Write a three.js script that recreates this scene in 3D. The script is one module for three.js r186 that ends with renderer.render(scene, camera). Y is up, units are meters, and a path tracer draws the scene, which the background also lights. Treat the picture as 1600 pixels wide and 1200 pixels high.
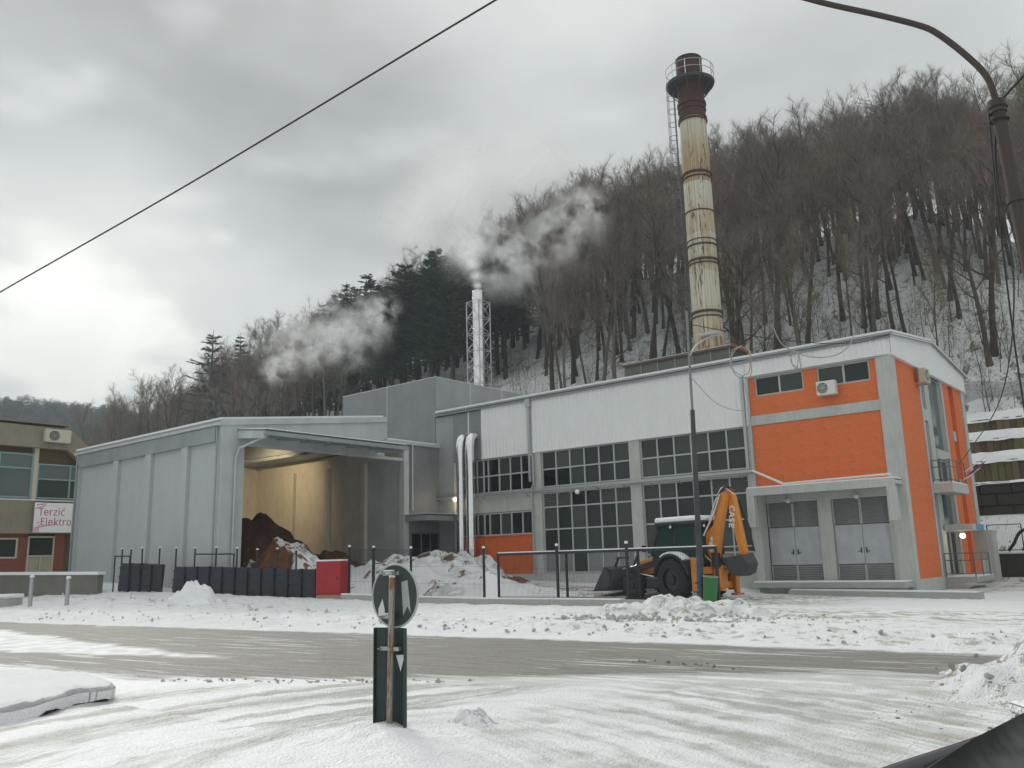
import * as THREE from 'three';
import { mergeGeometries, mergeVertices } from 'three/addons/utils/BufferGeometryUtils.js';
import { RoundedBoxGeometry } from 'three/addons/geometries/RoundedBoxGeometry.js';
import { TextGeometry } from 'three/addons/geometries/TextGeometry.js';
import { FontLoader } from 'three/addons/loaders/FontLoader.js';
import { createNoise2D, createNoise3D } from 'simplex-noise';

// ------------------------------------------------------------------ camera, sky, sun, exposure
const scene = new THREE.Scene();
const EYE = new THREE.Vector3(9.831, 1.6, 35.347);
const camera = new THREE.PerspectiveCamera(48.12, 4 / 3, 0.1, 4000);
camera.position.copy(EYE);
camera.up.set(0.14826, 0.9793, 0.13783);
camera.lookAt(EYE.x - 0.62662, EYE.y + 0.20085, EYE.z - 0.753);

let seedState = 12345;
const rnd = () => { seedState = (seedState + 0x6d2b79f5) | 0; let t = Math.imul(seedState ^ (seedState >>> 15), 1 | seedState); t = (t + Math.imul(t ^ (t >>> 7), 61 | t)) ^ t; return ((t ^ (t >>> 14)) >>> 0) / 4294967296; };
const reseed = (s) => { seedState = s | 0; };
const rr = (a, b) => a + (b - a) * rnd();
const n2 = createNoise2D(rnd), n3 = createNoise3D(rnd);
const clamp = (x, a = 0, b = 1) => Math.min(b, Math.max(a, x));
const lerp = (a, b, t) => a + (b - a) * t;
const sm = (a, b, x) => { const t = clamp((x - a) / (b - a)); return t * t * (3 - 2 * t); };
const fbm2 = (x, y, o = 4) => { let s = 0, a = 0.5; for (let i = 0; i < o; i++) { s += a * n2(x, y); x = x * 2.03 + 7.1; y = y * 2.03 - 3.7; a *= 0.5; } return s; };
const fbm3 = (x, y, z, o = 4) => { let s = 0, a = 0.5; for (let i = 0; i < o; i++) { s += a * n3(x, y, z); x = x * 2.03 + 7.1; y = y * 2.03 - 3.7; z = z * 2.03 + 1.9; a *= 0.5; } return s; };

const SUN_DIR = new THREE.Vector3(-0.80, 0.50, -0.31).normalize();
{ // overcast sky, brighter where the sun stands behind the cloud
  const W = 1024, H = 512, d = new Float32Array(W * H * 4);
  const v = new THREE.Vector3(), s0 = new THREE.Vector3(-0.894, 0.235, -0.36).normalize();
  for (let j = 0; j < H; j++) for (let i = 0; i < W; i++) {
    const up = ((j + 0.5) / H - 0.5) * Math.PI, az = ((i + 0.5) / W - 0.5) * 2 * Math.PI;
    v.set(Math.cos(az) * Math.cos(up), Math.sin(up), Math.sin(az) * Math.cos(up));
    const q = 1 / (Math.max(v.y, 0) + 0.35);
    const big = fbm3(v.x * q * 1.1 + 3.1, v.y * 2.0, v.z * q * 1.1 + 1.7, 5);
    const fine = fbm3(v.x * q * 3.2, v.y * 6.0, v.z * q * 3.2, 4);
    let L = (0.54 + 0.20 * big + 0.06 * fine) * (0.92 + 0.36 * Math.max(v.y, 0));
    L += 0.03 * sm(0.5, 0.05, v.y);
    const c = v.dot(s0), ang = Math.acos(clamp(c, -1, 1));
    const edge = ang + 0.16 * fine + 0.10 * big;
    L += 0.40 * Math.exp(-Math.pow(Math.max(edge, 0) / 0.135, 3)) + 0.06 * Math.exp(-Math.pow(ang / 0.35, 2));
    L -= 0.15 * Math.exp(-Math.pow((ang - 0.36) / 0.16, 2)) * sm(-0.5, 0.2, fine + 0.2) * sm(0.1, 0.4, v.y);
    if (v.y < 0) L = lerp(L, 0.45, sm(0, -0.12, v.y));
    L = Math.max(L, 0.25);
    const warm = clamp((L - 0.6) * 0.5, 0, 0.2);
    const k = (j * W + i) * 4;
    d[k] = L * (0.955 + warm * 0.14); d[k + 1] = L * 1.0; d[k + 2] = L * (0.985 - warm * 0.25); d[k + 3] = 1;
  }
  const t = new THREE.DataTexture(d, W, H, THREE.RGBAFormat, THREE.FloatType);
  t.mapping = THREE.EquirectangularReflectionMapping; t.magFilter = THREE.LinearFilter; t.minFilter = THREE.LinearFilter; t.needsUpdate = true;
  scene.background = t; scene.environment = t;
}
const sun = new THREE.DirectionalLight(0xfffaf3, 1.4);
sun.position.copy(SUN_DIR).multiplyScalar(120); sun.castShadow = true; sun.shadow.radius = 40;
sun.shadow.camera.left = -90; sun.shadow.camera.right = 90; sun.shadow.camera.top = 70; sun.shadow.camera.bottom = -40; sun.shadow.camera.far = 400;
sun.shadow.mapSize.set(2048, 2048);
scene.add(sun, sun.target);
scene.fog = new THREE.FogExp2(0xccd6e0, 0.0008);
const renderer = new THREE.WebGLRenderer({ antialias: true });
renderer.toneMapping = THREE.LinearToneMapping; renderer.toneMappingExposure = 1.28;
renderer.shadowMap.enabled = true;

// ------------------------------------------------------------------ helpers
const used = {};
const numbered = (n) => { const k = (used[n] = (used[n] ?? -1) + 1); return k ? n + '_' + String(k).padStart(3, '0') : n; };
function tag(o, label, category, group, kind) { o.userData.label = label; if (category) o.userData.category = category; if (group) o.userData.group = group; if (kind) o.userData.kind = kind; return o; }
function thing(name, label, category, pos = [0, 0, 0], turn = 0, group) { const o = new THREE.Group(); o.name = numbered(name); o.position.set(...pos); o.rotation.y = turn; scene.add(o); return tag(o, label, category, group); }
function muv(g, s = 1) { // uv in metres, by the main axis of the normal
  if (!g.attributes.normal) g.computeVertexNormals();
  const p = g.attributes.position, n = g.attributes.normal, uv = new Float32Array(p.count * 2);
  for (let i = 0; i < p.count; i++) {
    const ax = Math.abs(n.getX(i)), ay = Math.abs(n.getY(i)), az = Math.abs(n.getZ(i));
    let u, v;
    if (ay >= ax && ay >= az) { u = p.getX(i); v = p.getZ(i); } else if (ax >= az) { u = p.getZ(i); v = p.getY(i); } else { u = p.getX(i); v = p.getY(i); }
    uv[i * 2] = u * s; uv[i * 2 + 1] = v * s;
  }
  g.setAttribute('uv', new THREE.BufferAttribute(uv, 2));
  return g;
}
const plain = (g) => { const q = g.index ? g.toNonIndexed() : g; for (const k of Object.keys(q.attributes)) if (!['position', 'normal', 'uv'].includes(k)) q.deleteAttribute(k); if (!q.attributes.normal) q.computeVertexNormals(); if (!q.attributes.uv) muv(q); return q; };
const merge = (list) => list.length === 1 ? list[0] : mergeGeometries(list.map(plain), false);
function mesh(name, g, m, parent, noUv) {
  if (Array.isArray(g)) g = merge(g);
  if (!noUv) muv(g);
  const o = new THREE.Mesh(g, m); o.name = parent ? name : numbered(name); o.castShadow = o.receiveShadow = true; (parent ?? scene).add(o); return o;
}
const box = (x0, x1, y0, y1, z0, z1) => { const g = new THREE.BoxGeometry(Math.abs(x1 - x0), Math.abs(y1 - y0), Math.abs(z1 - z0)); g.translate((x0 + x1) / 2, (y0 + y1) / 2, (z0 + z1) / 2); return g; };
const rbox = (x0, x1, y0, y1, z0, z1, r = 0.03, seg = 2) => { const g = new RoundedBoxGeometry(Math.abs(x1 - x0), Math.abs(y1 - y0), Math.abs(z1 - z0), seg, r); g.translate((x0 + x1) / 2, (y0 + y1) / 2, (z0 + z1) / 2); return g; };
const V = (x, y, z) => new THREE.Vector3(x, y, z);
function bar(a, b, r, n = 8, r2 = r) { a = Array.isArray(a) ? V(...a) : a; b = Array.isArray(b) ? V(...b) : b; const d = b.clone().sub(a), L = d.length(); const g = new THREE.CylinderGeometry(r2, r, L, n, 1); g.translate(0, L / 2, 0); g.applyQuaternion(new THREE.Quaternion().setFromUnitVectors(V(0, 1, 0), d.normalize())); g.translate(a.x, a.y, a.z); return g; }
function beam(a, b, w, h) { a = V(...a); b = V(...b); const d = b.clone().sub(a), L = d.length(); const g = new THREE.BoxGeometry(w, h, L); const m = new THREE.Matrix4().lookAt(b, a, V(0, 1, 0.001)); g.applyMatrix4(m); g.translate((a.x + b.x) / 2, (a.y + b.y) / 2, (a.z + b.z) / 2); return g; }
const tube = (pts, r, seg = 40, n = 6) => new THREE.TubeGeometry(new THREE.CatmullRomCurve3(pts.map((p) => V(...p)), false, 'centripetal'), seg, r, n);
function prism(pts, z0, z1, bevel = 0) { // profile in x,y pushed along z
  const s = new THREE.Shape(pts.map((p) => new THREE.Vector2(...p)));
  const g = new THREE.ExtrudeGeometry(s, { depth: z1 - z0 - 2 * bevel, bevelEnabled: bevel > 0, bevelSize: bevel, bevelThickness: bevel, bevelSegments: 2, bevelOffset: -bevel, curveSegments: 10 });
  g.translate(0, 0, z0 + bevel); return g;
}
const faceX = (g, x = 0) => { g.rotateY(Math.PI / 2); g.translate(x, 0, 0); return g; }; // (u,v,w) -> x = w, z = -u

// ------------------------------------------------------------------ textures and materials
function dataTex(W, H, f, srgb, rep) {
  const d = new Uint8Array(W * H * 4), c = [0, 0, 0, 1];
  for (let j = 0; j < H; j++) for (let i = 0; i < W; i++) { c[3] = 1; f((i + 0.5) / W, (j + 0.5) / H, c); const k = (j * W + i) * 4; for (let q = 0; q < 4; q++) d[k + q] = clamp(c[q]) * 255; }
  const t = new THREE.DataTexture(d, W, H); t.magFilter = THREE.LinearFilter; t.minFilter = THREE.LinearMipmapLinearFilter; t.generateMipmaps = true; t.wrapS = t.wrapT = THREE.RepeatWrapping; if (srgb) t.colorSpace = THREE.SRGBColorSpace;
  if (rep) t.repeat.set(rep[0], rep[1]); t.needsUpdate = true; return t;
}
// tileable noise: a walk on two circles
const tile = (u, v, f, o = 4, sx = 0) => { const a = u * 2 * Math.PI, b = v * 2 * Math.PI, R = f / (2 * Math.PI); let s = 0, amp = 0.5, r = R; for (let i = 0; i < o; i++) { s += amp * (n3(Math.cos(a) * r + sx + i * 9, Math.sin(a) * r, Math.cos(b) * r + 31.7) + n3(Math.sin(b) * r + 5.2 + i, Math.cos(a) * r + 11.3 + sx, Math.sin(a) * r)) * 0.7; r *= 2; amp *= 0.5; } return s; };
const enc = (c) => (c <= 0.0031308 ? c * 12.92 : 1.055 * Math.pow(c, 1 / 2.4) - 0.055);
const T = {};
T.grain = dataTex(256, 256, (u, v, c) => { const n = 0.5 + 0.5 * tile(u, v, 24, 4); c[0] = c[1] = c[2] = n; });
T.mottle = dataTex(512, 512, (u, v, c) => { const n = 0.86 + 0.16 * tile(u, v, 5, 6, 3) + 0.05 * tile(u, v, 60, 2, 8); const k = enc(clamp(n)); c[0] = k; c[1] = k; c[2] = k * 0.997; }, true);
T.streak = dataTex(512, 512, (u, v, c) => { const s = tile(u * 6 % 1, v * 0.5 % 1, 9, 4, 2), m = tile(u, v, 7, 5, 6); const n = 0.87 + 0.10 * s + 0.10 * m; c[0] = enc(clamp(n)); c[1] = enc(clamp(n * 0.995)); c[2] = enc(clamp(n * 0.975)); }, true);
T.bark = dataTex(256, 512, (u, v, c) => { const n = 0.75 + 0.35 * tile(u, v * 0.5 % 1, 18, 5, 4); c[0] = enc(clamp(n)); c[1] = enc(clamp(n * 0.97)); c[2] = enc(clamp(n * 0.93)); }, true);
T.brick = dataTex(512, 512, (u, v, c) => { // 1.0 m x 0.6 m
  const rows = 8, y = v * rows, row = Math.floor(y), fy = y - row, x = u * 4 + (row % 2) * 0.5, col = Math.floor(x), fx = x - col;
  const joint = fy < 0.15 || fx < 0.045; const h = Math.abs(Math.sin((((col % 4) + 4) % 4) * 12.9 + row * 78.2) * 43758.5) % 1;
  const t = 0.90 + 0.12 * h + 0.08 * tile(u, v, 3, 4); if (joint) { c[0] = enc(0.76); c[1] = enc(0.75); c[2] = enc(0.76); } else { c[0] = enc(clamp(t)); c[1] = enc(clamp(t * 0.97)); c[2] = enc(clamp(t * 0.95)); }
}, true, [1, 1 / 0.6]);
T.brickBump = dataTex(512, 512, (u, v, c) => { const rows = 8, y = v * rows, row = Math.floor(y), fy = y - row, x = u * 4 + (row % 2) * 0.5, fx = x - Math.floor(x); c[0] = c[1] = c[2] = fy < 0.15 || fx < 0.045 ? 0.1 : 0.85 + 0.1 * tile(u, v, 30, 2); }, false, [1, 1 / 0.6]);
T.soft = dataTex(512, 512, (u, v, c) => { const n = 0.955 + 0.05 * tile(u, v, 5, 5, 13) + 0.03 * tile((u * 4) % 1, (v * 0.5) % 1, 9, 3, 2); const k = enc(clamp(n)); c[0] = k; c[1] = k; c[2] = k; }, true);
const col = (r, g, b) => new THREE.Color().setRGB(r, g, b);
const rep = (t, s, sy = s) => { const q = t.clone(); q.repeat.set(1 / s, 1 / sy); q.needsUpdate = true; return q; };
const tMott3 = rep(T.mottle, 3.1), tMott7 = rep(T.mottle, 7.3), tStreak = rep(T.streak, 5.3), tGrain = rep(T.grain, 0.6), tGrainBig = rep(T.grain, 2.2);
function mat(c, rough = 0.8, o = {}) { return new THREE.MeshStandardMaterial({ color: Array.isArray(c) ? col(...c) : c, roughness: rough, ...o }); }
const M = {
  sheetWhite: mat([0.80, 0.82, 0.815], 0.55, { map: rep(T.soft, 6.1) }),
  sheetGrey: mat([0.34, 0.36, 0.37], 0.5, { map: tMott7 }),
  sheetDark: mat([0.25, 0.265, 0.275], 0.5, { map: tMott7 }),
  hangarPanel: mat([0.48, 0.51, 0.515], 0.55, { map: rep(T.soft, 4.3) }),
  hangarFascia: mat([0.33, 0.37, 0.385], 0.5, { map: tMott7 }),
  hangarLight: mat([0.56, 0.60, 0.60], 0.55, { map: tMott7 }),
  plaster: mat([0.55, 0.57, 0.555], 0.9, { map: tStreak, bumpMap: tGrain, bumpScale: 0.003 }),
  concrete: mat([0.45, 0.46, 0.445], 0.92, { map: tStreak, bumpMap: tGrain, bumpScale: 0.004 }),
  inner: mat([0.78, 0.745, 0.645], 0.95, { map: tStreak, bumpMap: tGrain, bumpScale: 0.004 }),
  orange: mat([0.76, 0.188, 0.060], 0.8, { map: T.brick, bumpMap: T.brickBump, bumpScale: 0.004 }),
  orangePlain: mat([0.72, 0.155, 0.04], 0.7, { map: tMott3 }),
  frame: mat([0.44, 0.46, 0.45], 0.5),
  doorGrey: mat([0.50, 0.53, 0.56], 0.5, { map: tMott3 }),
  louvre: mat([0.36, 0.375, 0.37], 0.6, { map: tMott3 }),
  steel: mat([0.80, 0.81, 0.82], 0.18, { metalness: 1.0, bumpMap: tGrainBig, bumpScale: 0.004 }),
  galv: mat([0.42, 0.44, 0.45], 0.45, { metalness: 0.6 }),
  dark: mat([0.035, 0.038, 0.042], 0.6),
  black: mat([0.012, 0.012, 0.013], 0.7),
  rail: mat([0.16, 0.17, 0.18], 0.5, { metalness: 0.3 }),
  fenceDark: mat([0.022, 0.026, 0.034], 0.6),
  panelNavy: mat([0.030, 0.036, 0.050], 0.5, { map: tMott3 }),
  snow: mat([0.88, 0.89, 0.905], 0.85, { bumpMap: tGrain, bumpScale: 0.02 }),
  rubber: mat([0.018, 0.018, 0.02], 0.85, { bumpMap: tGrain, bumpScale: 0.004 }),
  machOrange: mat([0.74, 0.27, 0.04], 0.45, { map: tMott3 }),
  machBlack: mat([0.028, 0.028, 0.03], 0.6, { map: tMott3 }),
  machGrey: mat([0.06, 0.065, 0.07], 0.55, { map: tMott3 }),
  chrome: mat([0.75, 0.75, 0.76], 0.2, { metalness: 1 }),
  rustPole: mat([0.078, 0.058, 0.052], 0.8, { map: rep(T.mottle, 0.7), bumpMap: tGrain, bumpScale: 0.004 }),
  poleDark: mat([0.060, 0.064, 0.068], 0.65, { map: rep(T.mottle, 0.9) }),
  cable: mat([0.02, 0.02, 0.022], 0.7),
  cablePale: mat([0.34, 0.34, 0.31], 0.8),
  acWhite: mat([0.66, 0.66, 0.63], 0.5), acBeige: mat([0.52, 0.50, 0.40], 0.6),
  green: mat([0.028, 0.17, 0.045], 0.5, { map: tMott3 }),
  red: mat([0.42, 0.018, 0.026], 0.5, { map: tMott3 }),
  signBack: mat([0.038, 0.055, 0.052], 0.6, { map: rep(T.mottle, 0.5) }),
  white: mat([0.72, 0.73, 0.72], 0.6),
};
M.glass = [0, 1, 2, 3, 4, 5].map((k) => new THREE.MeshPhysicalMaterial({ color: col(...[[0.016, 0.025, 0.023], [0.026, 0.040, 0.035], [0.042, 0.060, 0.052], [0.008, 0.010, 0.011], [0.06, 0.075, 0.066], [0.032, 0.036, 0.034]][k]), roughness: [0.12, 0.2, 0.28, 0.08, 0.35, 0.15][k], specularIntensity: 0.8 }));
M.glassBlue = new THREE.MeshPhysicalMaterial({ color: col(0.10, 0.135, 0.14), roughness: 0.12 });
M.frosted = mat([0.22, 0.24, 0.235], 0.35);
M.shutter = mat([0.16, 0.165, 0.16], 0.6);
const onePane = (u0, u1, v0, v1, w, F, x, m, parent) => { const g = box(u0, u1, v0, v1, w - 0.006, w + 0.006); if (F) faceX(g, x); return mesh('pane', g, m, parent); };
// a window of bars with one pane in each opening; us and vs are the bar centres
function windowGrid(parent, us, vs, w, F, x, pick, bw = 0.07, frameMat = M.frame, depth = 0.09) {
  const gs = [], u0 = us[0], u1 = us[us.length - 1], v0 = vs[0], v1 = vs[vs.length - 1];
  us.forEach((u) => gs.push(box(u - bw / 2, u + bw / 2, v0 - bw / 2, v1 + bw / 2, w - depth / 2, w + depth / 2)));
  for (let j = 0; j < vs.length; j++) for (let i = 0; i + 1 < us.length; i++) gs.push(box(us[i] + bw / 2, us[i + 1] - bw / 2, vs[j] - bw / 2, vs[j] + bw / 2, w - depth / 2 + 0.004, w + depth / 2 - 0.004));
  const g = merge(gs); if (F) faceX(g, x);
  const o = mesh('window', g, frameMat, parent);
  for (let j = 0; j + 1 < vs.length; j++) for (let i = 0; i + 1 < us.length; i++) {
    const m = pick ? pick(i, j) : M.glass[Math.floor(rnd() * 3)];
    if (m === 'louvre') { const sl = []; const a = us[i] + bw / 2, b = us[i + 1] - bw / 2; for (let y = vs[j] + bw / 2; y < vs[j + 1] - bw / 2 - 0.03; y += 0.085) { const s = box(a, b, -0.005, 0.005, -0.05, 0.05); s.rotateX(0.7); s.translate(0, y + 0.045, w - 0.02); sl.push(s); } const lg = merge(sl); if (F) faceX(lg, x); const lo = mesh('louvre', lg, M.shutter, o); lo.userData.kind = 'stuff'; } else onePane(us[i] + bw / 2, us[i + 1] - bw / 2, vs[j] + bw / 2, vs[j + 1] - bw / 2, w - 0.02 + rr(-0.004, 0.004), F, x, m, o);
  }
  return o;
}
const span = (a, b, n) => Array.from({ length: n + 1 }, (_, i) => a + (b - a) * i / n);
// profiled metal sheet in the u,v plane; vtop(u) gives the upper edge
function profiled(u0, u1, v0, vtop, w, pitch = 0.25, d = 0.035) {
  const prof = [[0, 0], [0.5, 0], [0.62, 1], [0.88, 1], [1, 0]], pts = [];
  for (let u = u0; u < u1 - 1e-4; u += pitch) for (let k = 0; k < 4; k++) { const q = u + prof[k][0] * pitch; if (q < u1) pts.push([q, w + prof[k][1] * d]); }
  pts.push([u1, w]);
  const pos = [], idx = [];
  pts.forEach(([u, ww]) => { pos.push(u, v0, ww, u, typeof vtop === 'function' ? vtop(u) : vtop, ww); });
  for (let i = 0; i + 1 < pts.length; i++) { const a = i * 2; idx.push(a, a + 2, a + 1, a + 1, a + 2, a + 3); }
  const g = new THREE.BufferGeometry(); g.setAttribute('position', new THREE.Float32BufferAttribute(pos, 3)); g.setIndex(idx);
  const q = g.toNonIndexed(); q.computeVertexNormals(); return q;
}

// ------------------------------------------------------------------ terrain
const roadFar = (x) => 20.75 - 0.12 * x + 0.12 * n2(x * 0.35, 3.3) + 0.05 * n2(x * 1.7, 9.1);
const NEAR = [[-60, 36], [-30, 32.4], [-16, 30.2], [-7.4, 29.15], [-3.2, 28.75], [0.4, 26.94], [3.3, 24.97], [5.35, 23.7], [7, 23.5], [20, 22.4]];
const roadNear = (x) => { let i = 0; while (i < NEAR.length - 2 && x > NEAR[i + 1][0]) i++; const [a, b] = [NEAR[i], NEAR[i + 1]]; return lerp(a[1], b[1], clamp((x - a[0]) / (b[0] - a[0]))) + 0.10 * n2(x * 0.6, 5.5); };
function hillH(x, z) {
  let h = 3.4 * sm(-12, -19, z);
  h += 6.6 * sm(-20.8, -26.5, z) + 0.655 * Math.max(0, -24 - z) - 0.52 * Math.max(0, -71 - z);
  h *= 1 - 0.17 * sm(-62, -118, x) - 0.13 * sm(-112, -150, x) - 0.45 * sm(-145, -205, x) - 0.24 * sm(-14, 2, x) * sm(-36, -66, z);
  if (z < -24) h += 0.9 * fbm2(x * 0.05, z * 0.05, 3) + 0.25 * n2(x * 0.4, z * 0.4);
  return h;
}
function groundH(x, z) {
  let h = hillH(x, z);
  const leftRise = 1.15 * sm(-10, -46, x) * sm(20.5, 14, z);
  h += leftRise;
  h += 0.40 * sm(7, 1, z) * sm(-5, -9, x) * sm(-13, -1, z);
  const off = sm(0.1, 1.6, roadFar(x) - z);          // verge beyond the road
  const on = sm(0, 0.8, z - roadNear(x));
  { const rd = roadFar(x) - z, rid = sm(0.2, 1.0, rd) * sm(4.2, 1.6, rd) * sm(14, 4, x); h += rid * Math.max(0, 0.08 + 0.12 * fbm2(x * 0.6, z * 0.6, 2) + 0.09 * Math.abs(fbm2(x * 2.0, z * 2.0, 3))); }
  h += off * sm(9, 13, z) * (0.10 + 0.07 * fbm2(x * 0.5, z * 0.8, 3)) + 0.02 * off * n2(x * 2.1, z * 2.1);
  if (z > 20) h += on * (0.022 * fbm2(x * 0.9, z * 0.9, 3) + 0.008 * n2(x * 4.1, z * 4.1)) - (x > -4 && x < 11 ? 0.018 * ruts(x, z) : 0);
  // mound of snow round the sign
  const dx = x - 3.45, dz = z - 29.7; h += 0.10 * Math.exp(-(dx * dx / 0.9 + dz * dz / 0.8)) * (1 + 0.3 * n2(x * 3, z * 3));
  return h;
}
function gridSheet(xs, zs, hf, keep) {
  const pos = [], idx = [], nx = xs.length;
  for (const z of zs) for (const x of xs) pos.push(x, hf(x, z), z);
  for (let j = 0; j + 1 < zs.length; j++) for (let i = 0; i + 1 < nx; i++) {
    if (keep && !keep((xs[i] + xs[i + 1]) / 2, (zs[j] + zs[j + 1]) / 2)) continue;
    const a = j * nx + i; idx.push(a, a + nx, a + 1, a + 1, a + nx, a + nx + 1);
  }
  const g = new THREE.BufferGeometry(); g.setAttribute('position', new THREE.Float32BufferAttribute(pos, 3)); g.setIndex(idx); g.computeVertexNormals(); return g;
}
const steps = (a, b, s) => { const n = Math.max(1, Math.round((b - a) / s)); return Array.from({ length: n + 1 }, (_, i) => a + (b - a) * i / n); };
const join = (...l) => l.reduce((a, b) => a.concat(b.slice(a.length ? 1 : 0)), []);
const NX0 = -44, NX1 = 14, NZ0 = -2, NZ1 = 40;

// what lies on the near ground: snow, brown slush, bark crumbs, tyre tracks
const SNOW = [0.87, 0.885, 0.905], SLUSH = [0.198, 0.190, 0.163], BROWN = [0.20, 0.135, 0.09], ICE = [0.50, 0.505, 0.485];
function ruts(x, z) { // pressed tyre tracks on the side road: 0 outside, 1 in the middle of a rut
  const r1 = Math.hypot(x - 6.5, z - 30), r2 = Math.hypot(x - 1.5, z - 38), wob = 0.08 * n2(x * 0.4, z * 0.4); let k = 0;
  const line = (r, c, w, f) => { const d = (r + wob - c) / w; k = Math.max(k, f * Math.exp(-d * d * d * d)); };
  const fa = sm(3.4, 1.8, x), fb = sm(2.8, 4.8, x);
  for (const c of [4.35, 5.75, 6.25, 7.6]) line(r1, c, 0.13, fa); for (const c of [9.7, 10.25, 11.2, 11.75, 12.9, 13.4]) line(r2, c, 0.14, fb);
  return k * sm(0, 0.9, z - roadNear(x)) * clamp(0.35 + 1.2 * fbm2(x * 0.55, z * 0.55, 3));
}
function groundColor(x, z, c) {
  const f1 = fbm2(x * 1.3, z * 1.3, 4), f2 = n2(x * 9, z * 9), f3 = n2(x * 23, z * 23);
  let k = 0.95 + 0.05 * f1 + 0.018 * f2 + 0.015 * f3;
  let r = SNOW[0] * k, g = SNOW[1] * k, b = SNOW[2] * k;
  const mix = (C, a, m = 1) => { a = clamp(a); r = lerp(r, C[0] * m, a); g = lerp(g, C[1] * m, a); b = lerp(b, C[2] * m, a); };
  const along = x + 0.12 * (20 - z) * -1, across = z + 0.12 * x;       // road axes
  const st = fbm2(along * 0.22, across * 3.2, 4), st2 = fbm2(along * 0.5 + 40, across * 7.5, 3);
  const df = z - roadFar(x), dn = roadNear(x) - z;
  if (df > -1.2 && z < 36) {
    // main road
    const e = 0.16 * f1 + 0.05 * f2 + 0.14 * st;
    let m = sm(-0.1, 0.35, df + e) * sm(-0.15, 0.55, dn + e + 0.35 * st);
    // tongue of snow between the wheel tracks to the left
    if (x < -4.6) { const zt = 26.25 - (-5 - x) * 0.085 + 0.2 * n2(x * 0.9, 1), zb = 26.4 + (-5 - x) * 0.285 + 0.2 * n2(x * 0.8, 7); m *= 1 - sm(-0.15, 0.25, z - zt) * sm(-0.15, 0.25, zb - z) * clamp(0.9 + 0.5 * f1); }
    // old snow left between the tracks
    m *= 1 - 0.6 * sm(0.36, 0.6, st + 0.25 * n2(along * 0.11, 2.2) + 0.16 * Math.exp(-Math.pow((across - 23.9) / 0.3, 2)));
    mix(SLUSH, m * (0.94 + 0.06 * f2), 0.95 + 0.22 * st2 + 0.14 * st + 0.06 * f3 + 0.05 * f2);
    mix([0.105, 0.096, 0.076], m * sm(0.08, 0.5, st2 + 0.3 * st) * 0.6); mix([0.30, 0.295, 0.265], m * sm(0.1, 0.5, -st2 - 0.2 * st) * 0.6);
  }
  if (dn < 0.6 && z > 20) {
    // packed snow of the side road: tyre tracks on two sweeping curves
    const r1 = Math.hypot(x - 6.5, z - 30), a1 = Math.atan2(z - 30, x - 6.5), r2 = Math.hypot(x - 1.5, z - 38), a2 = Math.atan2(z - 38, x - 1.5);
    const wA = sm(3.6, 1.6, x) * sm(8.6, 7.4, r1), wB = sm(2.6, 4.6, x);
    const w1 = 0.09 * fbm2(x * 0.6, z * 0.6, 3), tA = fbm2((r1 + w1) * 1.5, a1 * 0.9 + 3, 3) + 0.22 * fbm2(r1 * 9, a1 * 3, 3), tB = fbm2((r2 + w1) * 1.9 + 20, a2 * 0.9, 3) + 0.3 * fbm2(r2 * 8, a2 * 5, 3) + 0.12 * f1, tC = fbm2(r2 * 7 + 3, a2 * 4, 2);
    const ins = sm(0.3, -0.9, dn);
    mix(ICE, ins * (wA * sm(-0.12, 0.34, tA + 0.1 * f1) * 0.95 + wB * sm(-0.35, 0.5, tB * 0.7 + 0.35 * f1 + 0.25 * fbm2(x * 0.5 + 4, z * 0.5, 3)) * 0.85), 0.98 + 0.1 * f1);
    mix(SLUSH, ins * (wA * sm(0.1, 0.5, tA + 0.25 * f1) * 0.5 + wB * sm(0.0, 0.6, tB * 0.6 + 0.3 * f1 + 0.5 * fbm2(x * 0.4, z * 0.4, 2)) * 0.4), 1.5 + 0.1 * f2);
    for (const [cx, cz, cr, w] of [[6.5, 30, 6.1, 0.34], [7.6, 28.4, 5.33, 0.30], [6.5, 30, 7.75, 0.28]]) { const rd = Math.hypot(x - cx, z - cz), a = Math.atan2(z - cz, x - cx), d = (rd - cr + 0.10 * n2(x * 0.5, z * 0.5)) / w, sN = fbm2(rd * 6, a * 2.4, 3); mix([0.35, 0.345, 0.315], 0.85 * sm(3.6, 2.4, x) * sm(0.1, 0.9, z - roadNear(x)) * Math.exp(-d * d) * clamp(0.75 + 1.1 * sN + 0.3 * f1), 1 + 0.2 * f2); }
    { const k1 = ruts(x, z); mix(ICE, 0.6 * k1, 0.95 + 0.12 * f2); mix(SLUSH, 0.5 * k1 * sm(-0.1, 0.35, f1 + 0.25 * f2 + 0.1), 1.3); }
    // ice band by the road edge
    mix([0.56, 0.565, 0.545], 0.75 * sm(-1.6, -0.2, dn) * sm(-0.25, 0.25, st + 0.3 * f1) * sm(-1, 1.5, x), 1);
    mix([0.46, 0.43, 0.37], 0.45 * sm(5.4, 7, x) * sm(28.6, 26.5, z) * sm(-0.1, 0.4, tC + 0.5 * f1 + 0.15));
    // clean snow round the sign and in front of it
    const dx = x - 4.0, dz = z - 30.6, cl = Math.exp(-(dx * dx / 1.6 + dz * dz / 1.5)); mix(SNOW, sm(0.25, 0.6, cl + 0.12 * f1), k);
  }
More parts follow.
